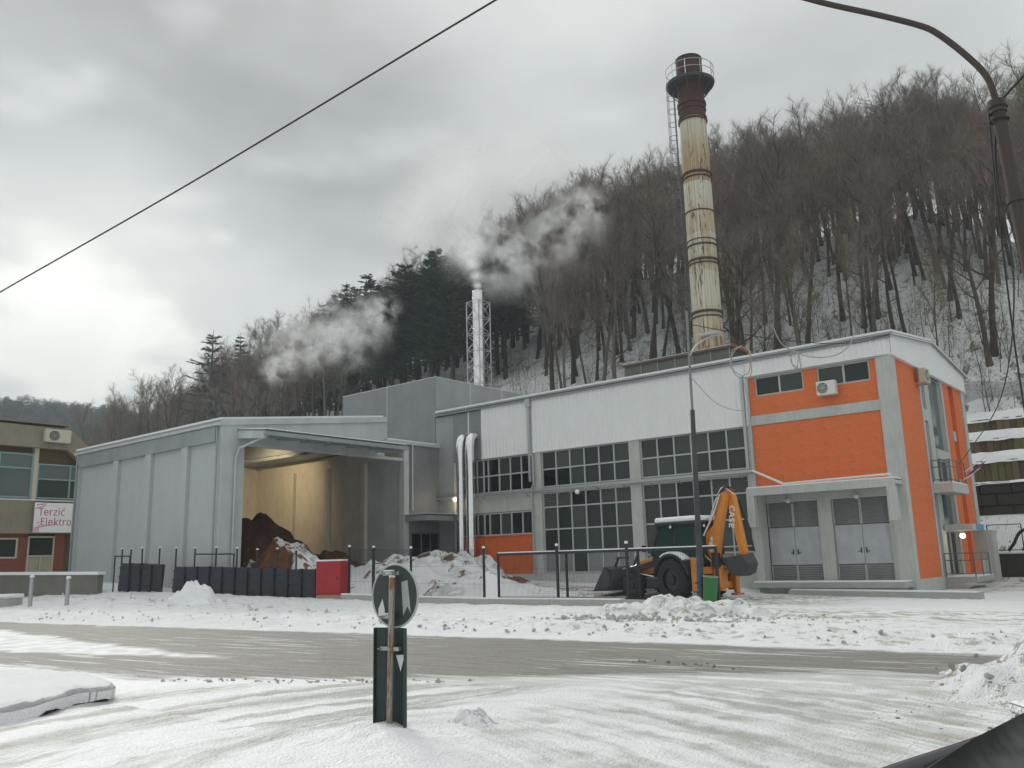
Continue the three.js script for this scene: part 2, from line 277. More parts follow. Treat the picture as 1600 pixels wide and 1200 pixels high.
  if (z < 20) {
    // the yard: bark crumbs and wheel tracks
    const t1 = fbm2(x * 0.25, z * 2.0, 4), t2 = fbm2(x * 1.1 + 9, z * 3.1, 4);
    const y1 = sm(-19, -15, x) * sm(1, -3.5, x) * sm(9.9, 8.4, z) * sm(1.6, 3.4, z);
    mix(BROWN, 0.85 * y1 * sm(0.02, 0.30, t1 + 0.5 * t2), 0.9 + 0.4 * f2);
    mix([0.36, 0.31, 0.25], 0.65 * y1 * sm(-0.15, 0.2, t1));
    const y2 = sm(-4, -1, x) * sm(9.4, 10.6, z) * sm(16.4, 14.6, z);
    mix([0.40, 0.355, 0.29], 0.75 * y2 * sm(-0.04, 0.26, t1 + 0.4 * t2), 0.95 + 0.3 * f2);
    const y3 = sm(3.0, 1.0, roadFar(x) - z) * sm(0, 0.4, roadFar(x) - z);
    mix([0.36, 0.33, 0.27], 0.7 * y3 * sm(0.20, 0.42, fbm2(x * 1.5, z * 2.4, 4) + 0.15 * f2));
    mix([0.45, 0.42, 0.37], 0.55 * sm(0.32, 0.5, t2) * sm(6, 12, z));
  }
  c[0] = enc(clamp(r)); c[1] = enc(clamp(g)); c[2] = enc(clamp(b));
}
const texArea = (x0, x1, z0, z1, W, H) => { const t = dataTex(W, H, (u, v, c) => groundColor(lerp(x0, x1, u), lerp(z0, z1, v), c), true); t.wrapS = t.wrapT = THREE.ClampToEdgeWrapping; return t; };
const areaUv = (g, x0, x1, z0, z1) => { const p = g.attributes.position, uv = new Float32Array(p.count * 2); for (let i = 0; i < p.count; i++) { uv[i * 2] = (p.getX(i) - x0) / (x1 - x0); uv[i * 2 + 1] = (p.getZ(i) - z0) / (z1 - z0); } g.setAttribute('uv', new THREE.BufferAttribute(uv, 2)); muvTo(g); return g; };
const muvTo = (g) => { const p = g.attributes.position, uv = new Float32Array(p.count * 2); for (let i = 0; i < p.count; i++) { uv[i * 2] = p.getX(i); uv[i * 2 + 1] = p.getZ(i); } g.setAttribute('uv1', new THREE.BufferAttribute(uv, 2)); };
const bumpFine = rep(T.grain, 0.9); bumpFine.channel = 1;
const structure = (o, label) => tag(o, label, null, null, 'structure');
{
  const yardTex = texArea(NX0, NX1, NZ0, NZ1, 2000, 1450), frontTex = texArea(-5, 11, 22, 38, 1500, 1500);
  const yardMat = mat([1, 1, 1], 0.8, { map: yardTex, bumpMap: bumpFine, bumpScale: 0.03 }), frontMat = mat([1, 1, 1], 0.62, { map: frontTex, bumpMap: bumpFine, bumpScale: 0.02 }), roadMat = mat([1, 1, 1], 0.7, { map: yardTex, bumpMap: bumpFine, bumpScale: 0.015 });
  const xs = join(steps(NX0, -26, 0.35), steps(-26, 8, 0.14), steps(8, NX1, 0.3)), zs = join(steps(NZ0, 12, 0.35), steps(12, 21.5, 0.13), steps(21.5, NZ1, 0.3));
  structure(mesh('yard', areaUv(gridSheet(xs, zs, groundH, (x, z) => !(z > roadFar(x) + 0.9 && z < roadNear(x) - 0.5) && !(x > -5 && x < 11 && z > roadNear(x) - 0.6 && z < 38)), NX0, NX1, NZ0, NZ1), yardMat, null, true), 'snow-covered yard and verge with brown bark crumbs');
  structure(mesh('road', areaUv(gridSheet(steps(NX0, NX1, 0.4), steps(19, 36, 0.25), (x, z) => groundH(x, z) + 0.004, (x, z) => z > roadFar(x) + 0.3 && z < roadNear(x) + 0.4), NX0, NX1, NZ0, NZ1), roadMat, null, true), 'main road under brown slush');
  structure(mesh('side_road', areaUv(gridSheet(steps(-5, 11, 0.07), steps(22, 38, 0.07), (x, z) => groundH(x, z) + 0.008, (x, z) => z > roadNear(x) - 0.3), -5, 11, 22, 38), frontMat, null, true), 'side road of packed snow with sweeping tyre tracks');
  // the rest of the land
  const litter = dataTex(1024, 1024, (u, v, c) => { const a = tile(u, v, 10, 5, 2), b = tile(u, v, 60, 3, 5), e = tile(u, v, 25, 4, 9); let k = 0.95 + 0.06 * a; let r = 0.76 * k, g = 0.775 * k, bb = 0.79 * k; const m = clamp(sm(0.12, 0.42, a * 0.7 + e * 0.6) * 0.65 + sm(0.22, 0.5, b + 0.4 * a) * 0.7); r = lerp(r, 0.15, m); g = lerp(g, 0.115, m); bb = lerp(bb, 0.08, m); c[0] = enc(r); c[1] = enc(g); c[2] = enc(bb); }, true, [1 / 17, 1 / 17]);
  const gx = join(steps(-330, -150, 6), steps(-150, NX0, 3), steps(NX0, NX1, 1.45), steps(NX1, 90, 4)), gz = join(steps(-190, -80, 5), steps(-80, -18, 1.5), steps(-18, NZ0, 1), steps(NZ0, NZ1, 2.1), steps(NZ1, 90, 5));
  structure(mesh('ground', gridSheet(gx, gz, (x, z) => groundH(x, z) - 0.005, (x, z) => !(x > NX0 && x < NX1 && z > NZ0 && z < NZ1)), mat([1, 1, 1], 0.9, { map: litter, bumpMap: tGrainBig, bumpScale: 0.06 })), 'snowy hillside with patches of leaf litter');
  // far ridge beyond the valley
  const pts = []; reseed(77);
  const far = gridSheet(steps(-900, -330, 12), steps(-560, 160, 12), (x, z) => { const d = Math.hypot(x + 640, (z + 215) * 0.8); return -6 + 108 * Math.exp(-d * d / 60000) + 26 * Math.exp(-(Math.pow(x + 430, 2) / 4000 + Math.pow(z + 110, 2) / 16000)) + 5 * fbm2(x * 0.01, z * 0.01, 3); });
  structure(mesh('far_hill', far, mat([0.10, 0.10, 0.10], 0.95, { map: rep(T.mottle, 40) })), 'dark wooded hill far beyond the factory');
}

// ------------------------------------------------------------------ mounds of snow, bark and wood chip
function mound(cx, cz, rx, rz, h, rough, seed, turn = 0, n = 80, baseY = null) {
  const pos = [], idx = [], cs = Math.cos(turn), sn = Math.sin(turn);
  for (let j = 0; j <= n; j++) for (let i = 0; i <= n; i++) {
    const u = (i / n) * 2 - 1, v = (j / n) * 2 - 1, x0 = u * rx, z0 = v * rz, x = cx + x0 * cs - z0 * sn, z = cz + x0 * sn + z0 * cs;
    const d = Math.hypot(u, v) + 0.14 * n2(u * 1.7 + seed, v * 1.7 - seed);
    let y = h * (1 - sm(0.12, 1.0, d)) * (1 + 0.25 * n2(u * 2.2 + seed * 3, v * 2.2)) + rough * (1 - sm(0.6, 1, d)) * (fbm2(x * 0.9 + seed, z * 0.9, 3) + 0.22 * fbm2(x * 3.6, z * 3.6 + seed, 2));
    if (d > 1) y = -0.12;
    pos.push(x - cx, (baseY ?? groundH(x, z)) + y, z - cz);
  }
  for (let j = 0; j < n; j++) for (let i = 0; i < n; i++) { const a = j * (n + 1) + i; idx.push(a, a + n + 1, a + 1, a + 1, a + n + 1, a + n + 2); }
  const g = new THREE.BufferGeometry(); g.setAttribute('position', new THREE.Float32BufferAttribute(pos, 3)); g.setIndex(idx); g.computeVertexNormals(); return g;
}
const chipTex = dataTex(512, 512, (u, v, c) => { const a = tile(u, v, 8, 5, 1), b = tile(u, v, 70, 3, 4); const k = 0.8 + 0.3 * a + 0.3 * b; c[0] = enc(clamp(0.21 * k)); c[1] = enc(clamp(0.105 * k)); c[2] = enc(clamp(0.058 * k)); }, true, [1 / 2.5, 1 / 2.5]);
const chipSnow = dataTex(1024, 1024, (u, v, c) => { const a = tile(u, v, 5, 5, 1), b = tile(u, v, 60, 3, 4), e = tile(u, v, 18, 4, 7); const k = 0.85 + 0.3 * b + 0.25 * e; const s = sm(-0.12, 0.06, a + 0.3 * e + 0.16 * b); c[0] = enc(lerp(clamp(0.25 * k), 0.82, s)); c[1] = enc(lerp(clamp(0.125 * k), 0.835, s)); c[2] = enc(lerp(clamp(0.07 * k), 0.85, s)); }, true, [1 / 9, 1 / 9]);
const dirtySnow = dataTex(512, 512, (u, v, c) => { const a = tile(u, v, 7, 5, 3), b = tile(u, v, 50, 3, 6); const s = sm(0.12, 0.42, a * 0.8 + b * 0.5); c[0] = enc(lerp(0.81, 0.36, s)); c[1] = enc(lerp(0.825, 0.32, s)); c[2] = enc(lerp(0.84, 0.25, s)); }, true, [1 / 2.3, 1 / 2.3]);
M.chip = mat([1, 1, 1], 0.95, { map: chipTex, bumpMap: tGrain, bumpScale: 0.04 });
M.chipRed = mat([1.0, 0.80, 0.66], 0.95, { map: chipTex, bumpMap: tGrain, bumpScale: 0.04 });
M.chipSnow = mat([1, 1, 1], 0.9, { map: chipSnow, bumpMap: tGrain, bumpScale: 0.03 });
M.snowBark = mat([1, 1, 1], 0.9, { map: dataTex(1024, 1024, (u, v, c) => { const a = tile(u, v, 5, 5, 21), b = tile(u, v, 60, 3, 24), e = tile(u, v, 18, 4, 27), k = 0.85 + 0.3 * b + 0.25 * e, s = sm(-0.56, -0.34, a + 0.35 * e + 0.2 * b); c[0] = enc(lerp(clamp(0.30 * k), 0.86, s)); c[1] = enc(lerp(clamp(0.20 * k), 0.87, s)); c[2] = enc(lerp(clamp(0.14 * k), 0.885, s)); }, true, [1 / 9, 1 / 9]), bumpMap: tGrain, bumpScale: 0.03 });
M.dirty = mat([1, 1, 1], 0.85, { map: dirtySnow, bumpMap: tGrain, bumpScale: 0.03 });
function pile(name, label, cat, args, m, kind) { const o = mesh(name, mound(...args), m); o.position.set(args[0], 0, args[1]); return tag(o, label, cat); }
pile('bark_pile', 'dark brown heap of bark and sawdust inside the open storage hall', 'pile', [-32.2, 7.9, 6.2, 5.0, 3.1, 0.15, 3], M.chip);
pile('bark_pile', 'low ridge of brown bark against the inner wall of the storage hall', 'pile', [-28.8, 5.0, 4.6, 2.4, 1.45, 0.15, 5], M.chip);
pile('snow_pile', 'snow-capped heap of reddish bark by the corner of the storage hall', 'pile', [-24.8, 10.3, 5.2, 2.8, 1.9, 0.3, 8.2], M.chipSnow);
pile('bark_pile', 'steep red-brown bark face showing through the snow before the storage hall', 'pile', [-24.2, 11.6, 2.2, 1.35, 1.75, 0.3, 2.4], M.chipRed);
pile('snow_pile', 'long low white snow heap between the storage hall and the silver pipes', 'pile', [-20.3, 7.0, 9.2, 4.2, 1.4, 0.26, 6.6], M.snowBark);
pile('snow_pile', 'snow heap streaked with bark below the small door canopy', 'pile', [-21.3, 3.6, 5.2, 3.2, 1.45, 0.25, 4.4], M.chipSnow);
pile('snow_pile', 'ploughed heap of clean snow beside the road under the lamp post', 'pile', [8.35, 22.9, 1.9, 2.4, 0.6, 0.14, 9.3], M.dirty);
pile('snow_pile', 'dirty ploughed heap of snow at the foot of the pole with the green bin', 'pile', [-1.9, 14.6, 3.4, 1.5, 0.36, 0.22, 1.3], M.dirty);
pile('snow_pile', 'small pointed heap of snow before the dark panel fence', 'pile', [-22.3, 16.7, 1.5, 0.9, 0.75, 0.06, 7.7], M.snow);
pile('snow_pile', 'knob of snow beside the foot of the round sign', 'pile', [3.72, 28.75, 0.28, 0.25, 0.13, 0.03, 2.9, 0, 30], M.snow);
{ // broken crusts thrown up by the plough
  reseed(4242);
  const g = new THREE.IcosahedronGeometry(1, 1), p = g.attributes.position; for (let i = 0; i < p.count; i++) { const v = V(p.getX(i), p.getY(i), p.getZ(i)), k = 1 + 0.35 * n3(v.x * 1.3, v.y * 1.3, v.z * 1.3); p.setXYZ(i, v.x * k, v.y * k * 0.8, v.z * k); } g.computeVertexNormals(); muv(g);
  const N = 2700, im = new THREE.InstancedMesh(g, mat([1, 1, 1], 0.9, { bumpMap: tGrain, bumpScale: 0.02 }), N), m4 = new THREE.Matrix4(), q = new THREE.Quaternion(), e = new THREE.Euler(); let n = 0;
  const put = (x, z, s, dirt, sink = 0.3) => { if (n >= N) return; e.set(rr(0, 6), rr(0, 6), rr(0, 6)); q.setFromEuler(e); s *= 0.72; m4.compose(V(x, groundH(x, z) + s * sink, z), q, V(s * rr(0.7, 1.4), s * rr(0.6, 1.0), s * rr(0.7, 1.3))); im.setMatrixAt(n, m4); const t = clamp(dirt + rr(-0.25, 0.25)); im.setColorAt(n, col(lerp(0.88, 0.34, t), lerp(0.885, 0.285, t), lerp(0.895, 0.2, t))); n++; };
  for (let i = 0; i < 900; i++) { const x = -0.9 + (rnd() + rnd() + rnd() - 1.5) * 3.6; put(x, 15.2 + (rnd() + rnd() - 1) * 1.4 + (rnd() < 0.5 ? 2.2 : 0), Math.pow(rnd(), 3) * 0.085 + 0.014, 0.34, 1.2 * Math.exp(-Math.pow((x + 1.9) / 2, 2))); }
  for (let i = 0; i < 380; i++) { const x = rr(-24, 7), z = roadFar(x) - 0.5 - Math.abs(rr(-1, 1) * rr(0, 1)) * 2.6; put(x, z, Math.pow(rnd(), 3.5) * 0.06 + 0.01, 0.3); }
  for (let i = 0; i < 220; i++) put(8.2 + (rnd() + rnd() - 1) * 1.7, 22.8 + (rnd() + rnd() - 1) * 2.2, Math.pow(rnd(), 3) * 0.06 + 0.008, 0.3, 5);
  for (let i = 0; i < 150; i++) { const x = rr(-2.6, 1.6); put(x, roadNear(x) + rr(-0.05, 0.3), Math.pow(rnd(), 3) * 0.045 + 0.008, 0.15); }
  for (let i = 0; i < 90; i++) { const x = rr(6.6, 8.2), z = rr(24.6, 26.6); put(x, z, Math.pow(rnd(), 3) * 0.025 + 0.005, 0.45); }
  for (let i = 0; i < 60; i++) { const x = rr(2.2, 4.0); put(x, 23.4 + (rnd() + rnd() - 1) * 0.25, Math.pow(rnd(), 3) * 0.03 + 0.008, 0.95); }
  for (let i = 0; i < 150; i++) put(rr(-17, -5), rr(3, 9), Math.pow(rnd(), 3) * 0.10 + 0.02, 0.75);
  for (let i = 0; i < 150; i++) put(rr(-38, -12), rr(16.3, 17.8), Math.pow(rnd(), 3) * 0.10 + 0.02, 0.1);
  im.count = n; im.name = 'snow_lumps'; im.castShadow = im.receiveShadow = true; scene.add(im); tag(im, 'broken lumps of ploughed dirty snow along the road edges', 'snow', null, 'stuff');
}

// ------------------------------------------------------------------ boiler house (long facade z = 0, gable facade x = 0)
const RIDGE = (z) => z > -5.9 ? lerp(10.06, 10.76, -z / 5.9) : lerp(10.76, 10.04, (-z - 5.9) / 5.8);
{
  reseed(901);
  const H = thing('boiler_house', 'long boiler house with white profiled cladding, window bands and orange brick end bay', 'building');
  mesh('wall', [box(-25.4, -0.3, 0, 9.95, -11.5, -0.32)], M.concrete, H);
  mesh('plinth', [box(-25.4, -6.0, 0, 0.90, -0.31, 0.06), box(-5.99, 0.02, 0, 0.5, -0.31, 0.02), box(-0.29, 0.05, 0, 0.50, -11.6, -0.32)], M.plaster, H);
  // concrete columns
  for (const x of [-18.0, -12.0]) mesh('column', box(x - 0.3, x + 0.3, 0.9, 7.2, -0.3, 0.10), M.plaster, H);
  mesh('column', box(-6.32, -5.98, 0.9, 9.3, -0.3, 0.12), M.plaster, H);
  mesh('column', box(-23.95, -23.45, 0.9, 7.1, -0.3, 0.10), M.plaster, H);
  mesh('corner_column', box(-0.52, 0.10, 0.0, 9.35, -0.36, 0.12), M.plaster, H);
  // white cladding
  mesh('cladding_panel', [profiled(-21.8, -18.32, 7.12, 9.98, 0.12), box(-21.8, -18.32, 7.10, 7.17, 0.02, 0.17)], M.sheetWhite, H);
  mesh('cladding_panel', [profiled(-18.30, -6.08, 7.12, 10.02, 0.12), box(-18.3, -6.08, 7.10, 7.17, 0.02, 0.17)], M.sheetWhite, H);
  mesh('cladding_panel', [profiled(-6.06, 0.13, 9.28, 10.06, 0.16), box(-6.06, 0.13, 9.26, 9.32, 0.02, 0.21)], M.sheetWhite, H);
  mesh('gable_cladding', [faceX(profiled(-0.14, 11.74, 9.24, (u) => RIDGE(-u), 0.14)), box(0.02, 0.19, 9.21, 9.27, -11.74, 0.13)], M.sheetWhite, H);
  mesh('soffit', box(-6.0, -0.3, 9.20, 9.255, -0.31, 0.12), M.plaster, H);
  // roof with its snow and edge flashing
  const roofProf = [[0.35, 10.02], [-5.9, 10.74], [-12.0, 10.0]].map(([z, y]) => [-z, y]);
  const slab = (a, b, t, x0, x1) => faceX(prism([[a[0], a[1]], [b[0], b[1]], [b[0], b[1] + t], [a[0], a[1] + t]], 0, x1 - x0), x0);
  const roof = mesh('roof', [slab(roofProf[0], roofProf[1], 0.08, -25.4, 0.30), slab(roofProf[1], roofProf[2], 0.08, -25.4, 0.30)], M.sheetGrey, H);
  mesh('snow_cover', [slab([-0.22, 10.14], [5.9, 10.83], 0.09, -25.3, 0.24), slab([5.9, 10.83], [11.9, 10.1], 0.09, -25.3, 0.24)], M.snow, roof);
  mesh('verge_flashing', [slab([-0.36, 9.995], [5.9, 10.715], 0.03, 0.31, 0.335), slab([5.9, 10.715], [12.0, 9.98], 0.03, 0.31, 0.335)], M.sheetWhite, roof);
  // left bay: dark cladding, pilaster, narrow windows
  mesh('cladding_panel', box(-25.38, -24.0, 0.4, 9.86, -0.3, 0.06), M.sheetGrey, H);
  mesh('cladding_panel', box(-23.98, -22.86, 7.12, 9.88, -0.3, 0.09), M.sheetDark, H);
  mesh('cladding_panel', box(-22.74, -21.82, 7.12, 9.9, -0.3, 0.09), M.sheetDark, H);
  mesh('cladding_joint', box(-22.86, -22.74, 7.12, 9.9, -0.3, 0.07), M.sheetWhite, H);
  mesh('eave_flashing', box(-25.4, 0.2, 9.90, 10.0, 0.19, 0.26), M.sheetGrey, H);
  const dk = () => { const q = rnd(); return M.glass[q < 0.22 ? 0 : q < 0.48 ? 1 : q < 0.72 ? 2 : q < 0.79 ? 3 : q < 0.9 ? 5 : 4]; };
  windowGrid(H, [-23.42, -22.9, -22.3, -21.82], [5.25, 6.15, 7.06], -0.08, false, 0, dk);
  windowGrid(H, [-23.42, -22.9, -22.3, -21.82], [2.96, 4.1], -0.08, false, 0, dk);
  mesh('spandrel', [box(-23.44, -18.31, 4.16, 5.2, -0.3, 0.02)], M.plaster, H);
  mesh('orange_panel', [box(-23.44, -21.84, 0.9, 2.88, -0.3, 0.03)], M.orangePlain, H);
  mesh('orange_panel', [box(-21.80, -18.31, 0.9, 2.88, -0.3, 0.03), box(-21.8, -18.31, 2.86, 2.915, -0.3, 0.07)], M.orangePlain, H);
  windowGrid(H, [-21.78, -21.45, -20.66, -19.87, -19.1, -18.34], [5.25, 6.15, 7.06], -0.05, false, 0, (i) => i < 2 ? M.glass[3] : dk());
  windowGrid(H, [-21.78, -21.4, -20.62, -19.86, -19.1, -18.34], [2.96, 4.1], -0.05, false, 0, dk);
  // middle bays: upper and lower window bands
  for (const [a, b, k] of [[-17.68, -12.34, 0], [-11.68, -6.36, 1]]) {
    windowGrid(H, span(a, b, 6), [5.28, 6.18, 7.08], -0.05, false, 0, dk);
    mesh('spandrel', box(a - 0.02, b + 0.02, 4.99, 5.22, -0.3, 0.03), M.plaster, H);
    const lou = [[0, 1, 4, 5], [0, 1, 4, 5]][k];
    windowGrid(H, span(a, b, 6), k ? [0.95, 1.7, 1.95, 3.1, 4.22, 4.95] : [0.95, 1.95, 3.1, 4.22, 4.95], -0.05, false, 0, (i, j) => {
      const top = k ? 4 : 3;
      if (j === top) return lou.includes(i) ? 'louvre' : M.glass[3];
      if (k && j === 1) return 'louvre';
      if (j === 0) return k ? M.frosted : (i === 2 ? M.glass[1] : M.frosted);
      return dk();
    });
  }
  // cable tray along the facade, its brackets, and the slanting pipe above the porch
  const tray = mesh('cable_tray', [box(-25.4, -6.0, 5.06, 5.14, 0.14, 0.34), box(-25.4, -6.0, 5.14, 5.17, 0.31, 0.34)], M.galv, H);
  for (let x = -24.6; x < -6; x += 1.5) mesh('bracket', beam([x, 5.05, 0.33], [x, 4.84, 0.05], 0.03, 0.03), M.galv, tray);
  mesh('pipe', bar([-6.0, 5.12, 0.3], [-4.65, 4.46, 0.42], 0.055), M.white, H);
  mesh('pipe', bar([-4.65, 4.45, 0.42], [-0.1, 4.45, 1.12], 0.045), M.white, H);
  // rainwater pipe with hopper
  mesh('downpipe', [box(-18.46, -18.14, 9.55, 9.98, 0.14, 0.36), box(-18.37, -18.23, 5.6, 9.55, 0.17, 0.30), bar([-18.3, 7.1, 0.24], [-18.12, 6.9, 0.24], 0.06), bar([-18.1, 6.9, 0.24], [-18.1, 5.45, 0.24], 0.055), bar([-18.1, 5.45, 0.24], [-18.25, 5.2, 0.24], 0.055), bar([-18.25, 5.2, 0.24], [-18.22, 0.9, 0.24], 0.045)], M.galv, H);
  mesh('downpipe', [box(-6.28, -6.16, 5.2, 9.3, 0.17, 0.28)], M.galv, H);
  // pairs of silver flue pipes
  for (const [x, k] of [[-22.92, 0], [-22.2, 1]]) {
    const p = mesh('flue_pipe', tube([[x, 0.5, 0.62], [x, 3, 0.62], [x, 6, 0.62], [x, 7.9, 0.62], [x, 8.32, 0.5], [x, 8.45, 0.2], [x, 8.45, -0.25]], 0.26, 60, 20), M.steel, H);
    for (let y = 1.6; y < 8; y += 1.25) { const g = new THREE.TorusGeometry(0.262, 0.014, 6, 24); g.rotateX(Math.PI / 2); g.translate(x, y, 0.62); mesh('seam', g, M.steel, p); }
  }
  // orange end bay
  mesh('brick_panel', box(-5.97, -0.53, 4.30, 7.08, -0.3, 0.03), M.orange, H);
  mesh('brick_panel', [box(-5.97, -0.53, 7.52, 8.34, -0.3, 0.03), box(-5.97, -5.72, 8.34, 9.2, -0.3, 0.03), box(-3.53, -2.95, 8.34, 9.2, -0.3, 0.03), box(-0.79, -0.53, 8.34, 9.2, -0.3, 0.03)], M.orange, H);
  mesh('string_course', box(-5.99, -0.52, 7.09, 7.51, -0.3, 0.07), M.plaster, H);
  windowGrid(H, [-5.69, -4.6, -3.56], [8.38, 9.18], -0.08, false, 0, (i) => M.glass[i ? 2 : 0], 0.08);
  windowGrid(H, [-2.92, -1.85, -0.82], [8.38, 9.18], -0.08, false, 0, (i) => M.glass[i ? 0 : 2], 0.08);
  // porch over the two metal doors
  mesh('porch_hood', [box(-5.95, 0.0, 3.98, 4.30, 1.08, 1.22), box(-5.95, 0.0, 4.10, 4.24, 0.02, 1.08), box(-5.95, -5.62, 2.70, 3.98, 0.9, 1.22), box(-0.30, 0.0, 2.72, 3.98, 0.9, 1.22)], M.plaster, H);
  mesh('snow_cover', box(-5.9, -0.05, 4.302, 4.35, 0.05, 1.2), M.snow, H);
  mesh('porch_wall', [box(-6.0, -5.66, 0.45, 4.1, 0.0, 0.7), box(-3.42, -2.88, 0.45, 4.1, -0.3, 0.06), box(-0.66, -0.53, 0.45, 4.1, -0.3, 0.06), box(-5.66, -0.66, 3.70, 4.1, -0.3, 0.05)], M.plaster, H);
  for (const [a, b] of [[-5.64, -3.44], [-2.86, -0.68]]) {
    const c = (a + b) / 2;
    for (const [u0, u1, s] of [[a, c - 0.006, 1], [c + 0.006, b, -1]]) {
      const d = mesh('door', [rbox(u0, u1, 1.12, 2.66, -0.14, -0.06, 0.015)], M.doorGrey, H);
      for (const [y0, y1] of [[0.50, 1.10], [2.68, 3.68]]) { const sl = [box(u0, u1, y0, y1, -0.16, -0.14)]; for (let y = y0 + 0.03; y < y1 - 0.02; y += 0.07) { const q = box(u0 + 0.03, u1 - 0.03, -0.006, 0.006, -0.035, 0.035); q.rotateX(0.75); q.translate(0, y + 0.02, -0.1); sl.push(q); } const lv = mesh('louvre', sl, M.louvre, d); lv.userData.kind = 'stuff'; for (const e of [u0, u1 - 0.04]) mesh('louvre_frame', box(e, e + 0.04, y0, y1, -0.14, -0.05), M.frame, d); }
      mesh('handle', [box(c - s * 0.10 - 0.015, c - s * 0.10 + 0.015, 1.55, 1.75, -0.06, -0.02), box(Math.min(c - s * 0.10, c - s * 0.22), Math.max(c - s * 0.10, c - s * 0.22), 1.60, 1.625, -0.05, -0.02)], M.dark, d);
    }
  }
  for (const x of [-4.55, -1.75]) { const l = mesh('porch_lamp', [bar([x, 3.92, 0.3], [x, 4.1, 0.3], 0.02), bar([x, 3.8, 0.3], [x, 3.92, 0.3], 0.09, 12, 0.05)], M.galv, H); const g = new THREE.SphereGeometry(0.10, 12, 8); g.translate(x, 3.74, 0.3); mesh('lamp_globe', g, M.white, l); }
  mesh('porch_slab', [rbox(-5.98, 0.0, 0.24, 0.44, 0.1, 1.24, 0.02), box(-5.8, -0.2, -0.2, 0.24, 0.1, 0.95)], M.concrete, H);
  mesh('snow_cover', rbox(-5.95, -0.04, 0.44, 0.50, 0.12, 1.2, 0.025), M.snow, H);
  // gable facade
  const gable = (u0, u1, v0, v1, w0, w1) => faceX(box(u0, u1, v0, v1, w0, w1));
  mesh('brick_panel', gable(0.38, 3.66, 0.5, 9.22, -0.3, 0.04), M.orange, H);
  mesh('brick_panel', gable(7.56, 8.74, 0.5, 9.22, -0.3, 0.04), M.orange, H);
  mesh('brick_panel', gable(8.76, 9.54, 0.5, 9.22, -0.6, -0.26), M.orange, H);
  mesh('brick_panel', gable(9.56, 10.98, 0.5, 9.22, -0.3, 0.04), M.orange, H);
  mesh('corner_column', gable(11.0, 11.6, 0, 9.22, -0.3, 0.08), M.plaster, H);
  mesh('window_surround', [gable(3.68, 3.92, 0.5, 9.22, -0.3, 0.07), gable(4.62, 5.28, 0.5, 9.22, -0.3, 0.02), gable(7.28, 7.54, 0.5, 9.22, -0.3, 0.07), gable(3.93, 4.61, 7.05, 7.55, -0.3, 0.06), gable(5.29, 7.27, 5.5, 5.9, -0.3, 0.06), gable(5.29, 7.27, 4.02, 4.3, -0.3, 0.04), gable(3.93, 4.61, 3.95, 4.5, -0.3, 0.06)], M.plaster, H);
  for (const y of [6.55, 4.3]) mesh('spandrel', gable(8.5, 8.95, y, y + 0.45, -0.2, 0.09), M.plaster, H);
  const gb = () => M.glassBlue;
  windowGrid(H, [3.96, 4.58], [7.6, 9.16], -0.1, true, 0, gb, 0.06); windowGrid(H, [3.96, 4.58], [4.55, 7.0], -0.1, true, 0, gb, 0.06);
  windowGrid(H, [5.33, 7.23], [5.95, 9.18], -0.1, true, 0, gb, 0.06); windowGrid(H, [5.33, 6.2, 7.23], [4.34, 5.46], -0.1, true, 0, dk, 0.06);
  windowGrid(H, [3.96, 4.58], [0.55, 3.9], -0.1, true, 0, gb, 0.06); windowGrid(H, [5.33, 7.23], [2.62, 3.98], -0.1, true, 0, gb, 0.06);
  windowGrid(H, [5.33, 6.28, 7.23], [0.52, 2.36], -0.1, true, 0, dk, 0.07);
  // balcony, entrance canopy and landing
  const bal = mesh('balcony', rbox(0.06, 0.86, 3.92, 4.32, -6.5, -3.86, 0.02), M.plaster, H);
  mesh('snow_cover', rbox(0.08, 0.84, 4.31, 4.37, -6.45, -3.9, 0.02), M.snow, bal);
  const rails = (x1, z0, z1, y0, y1, parent) => { const q = []; for (const y of [y1, y1 - 0.28, y0 + 0.14]) { q.push(bar([0.08, y, z0], [x1, y, z0], 0.022, 6), bar([x1, y, z0], [x1, y, z1], 0.022, 6)); } q.push(bar([x1, y0, z0], [x1, y1, z0], 0.028, 6), bar([x1, y0, z1], [x1, y1, z1], 0.028, 6), bar([x1, y0, (z0 + z1) / 2], [x1, y1, (z0 + z1) / 2], 0.022, 6), bar([0.1, y0, z0], [0.1, y1, z0], 0.022, 6)); return mesh('railing', q, M.rail, parent); };
  rails(0.8, -3.92, -6.44, 4.32, 5.28, bal);
  const can = mesh('entrance_canopy', rbox(0.06, 1.15, 2.36, 2.62, -7.0, -4.9, 0.02), M.plaster, H);
  mesh('blue_sign', box(1.155, 1.175, 2.36, 2.62, -6.9, -5.6), mat([0.10, 0.32, 0.50], 0.5), can);
  mesh('lamp_fitting', bar([0.62, 2.34, -5.4], [0.62, 2.22, -5.4], 0.06), M.galv, can);
  const land = mesh('landing', [prism([[0.06, 0.20], [0.06, 0.46], [1.25, 0.46], [1.25, 0.26], [0.7, -0.1], [0.06, -0.1]], -7.4, -4.15)], M.concrete, H);
  mesh('snow_cover', rbox(0.1, 1.22, 0.458, 0.50, -7.3, -4.2, 0.018), M.snow, land);
  rails(1.2, -4.2, -6.9, 0.46, 1.42, land);
  mesh('wind_screen', [box(0.7, 1.2, 1.1, 2.35, -7.08, -6.98)], mat([0.36, 0.33, 0.30], 0.8), H);
  mesh('side_wing', [box(0.06, 0.5, 0, 2.3, -12.6, -11.62), box(0.0, 0.52, 2.3, 2.45, -12.8, -11.6)], M.plaster, H);
}
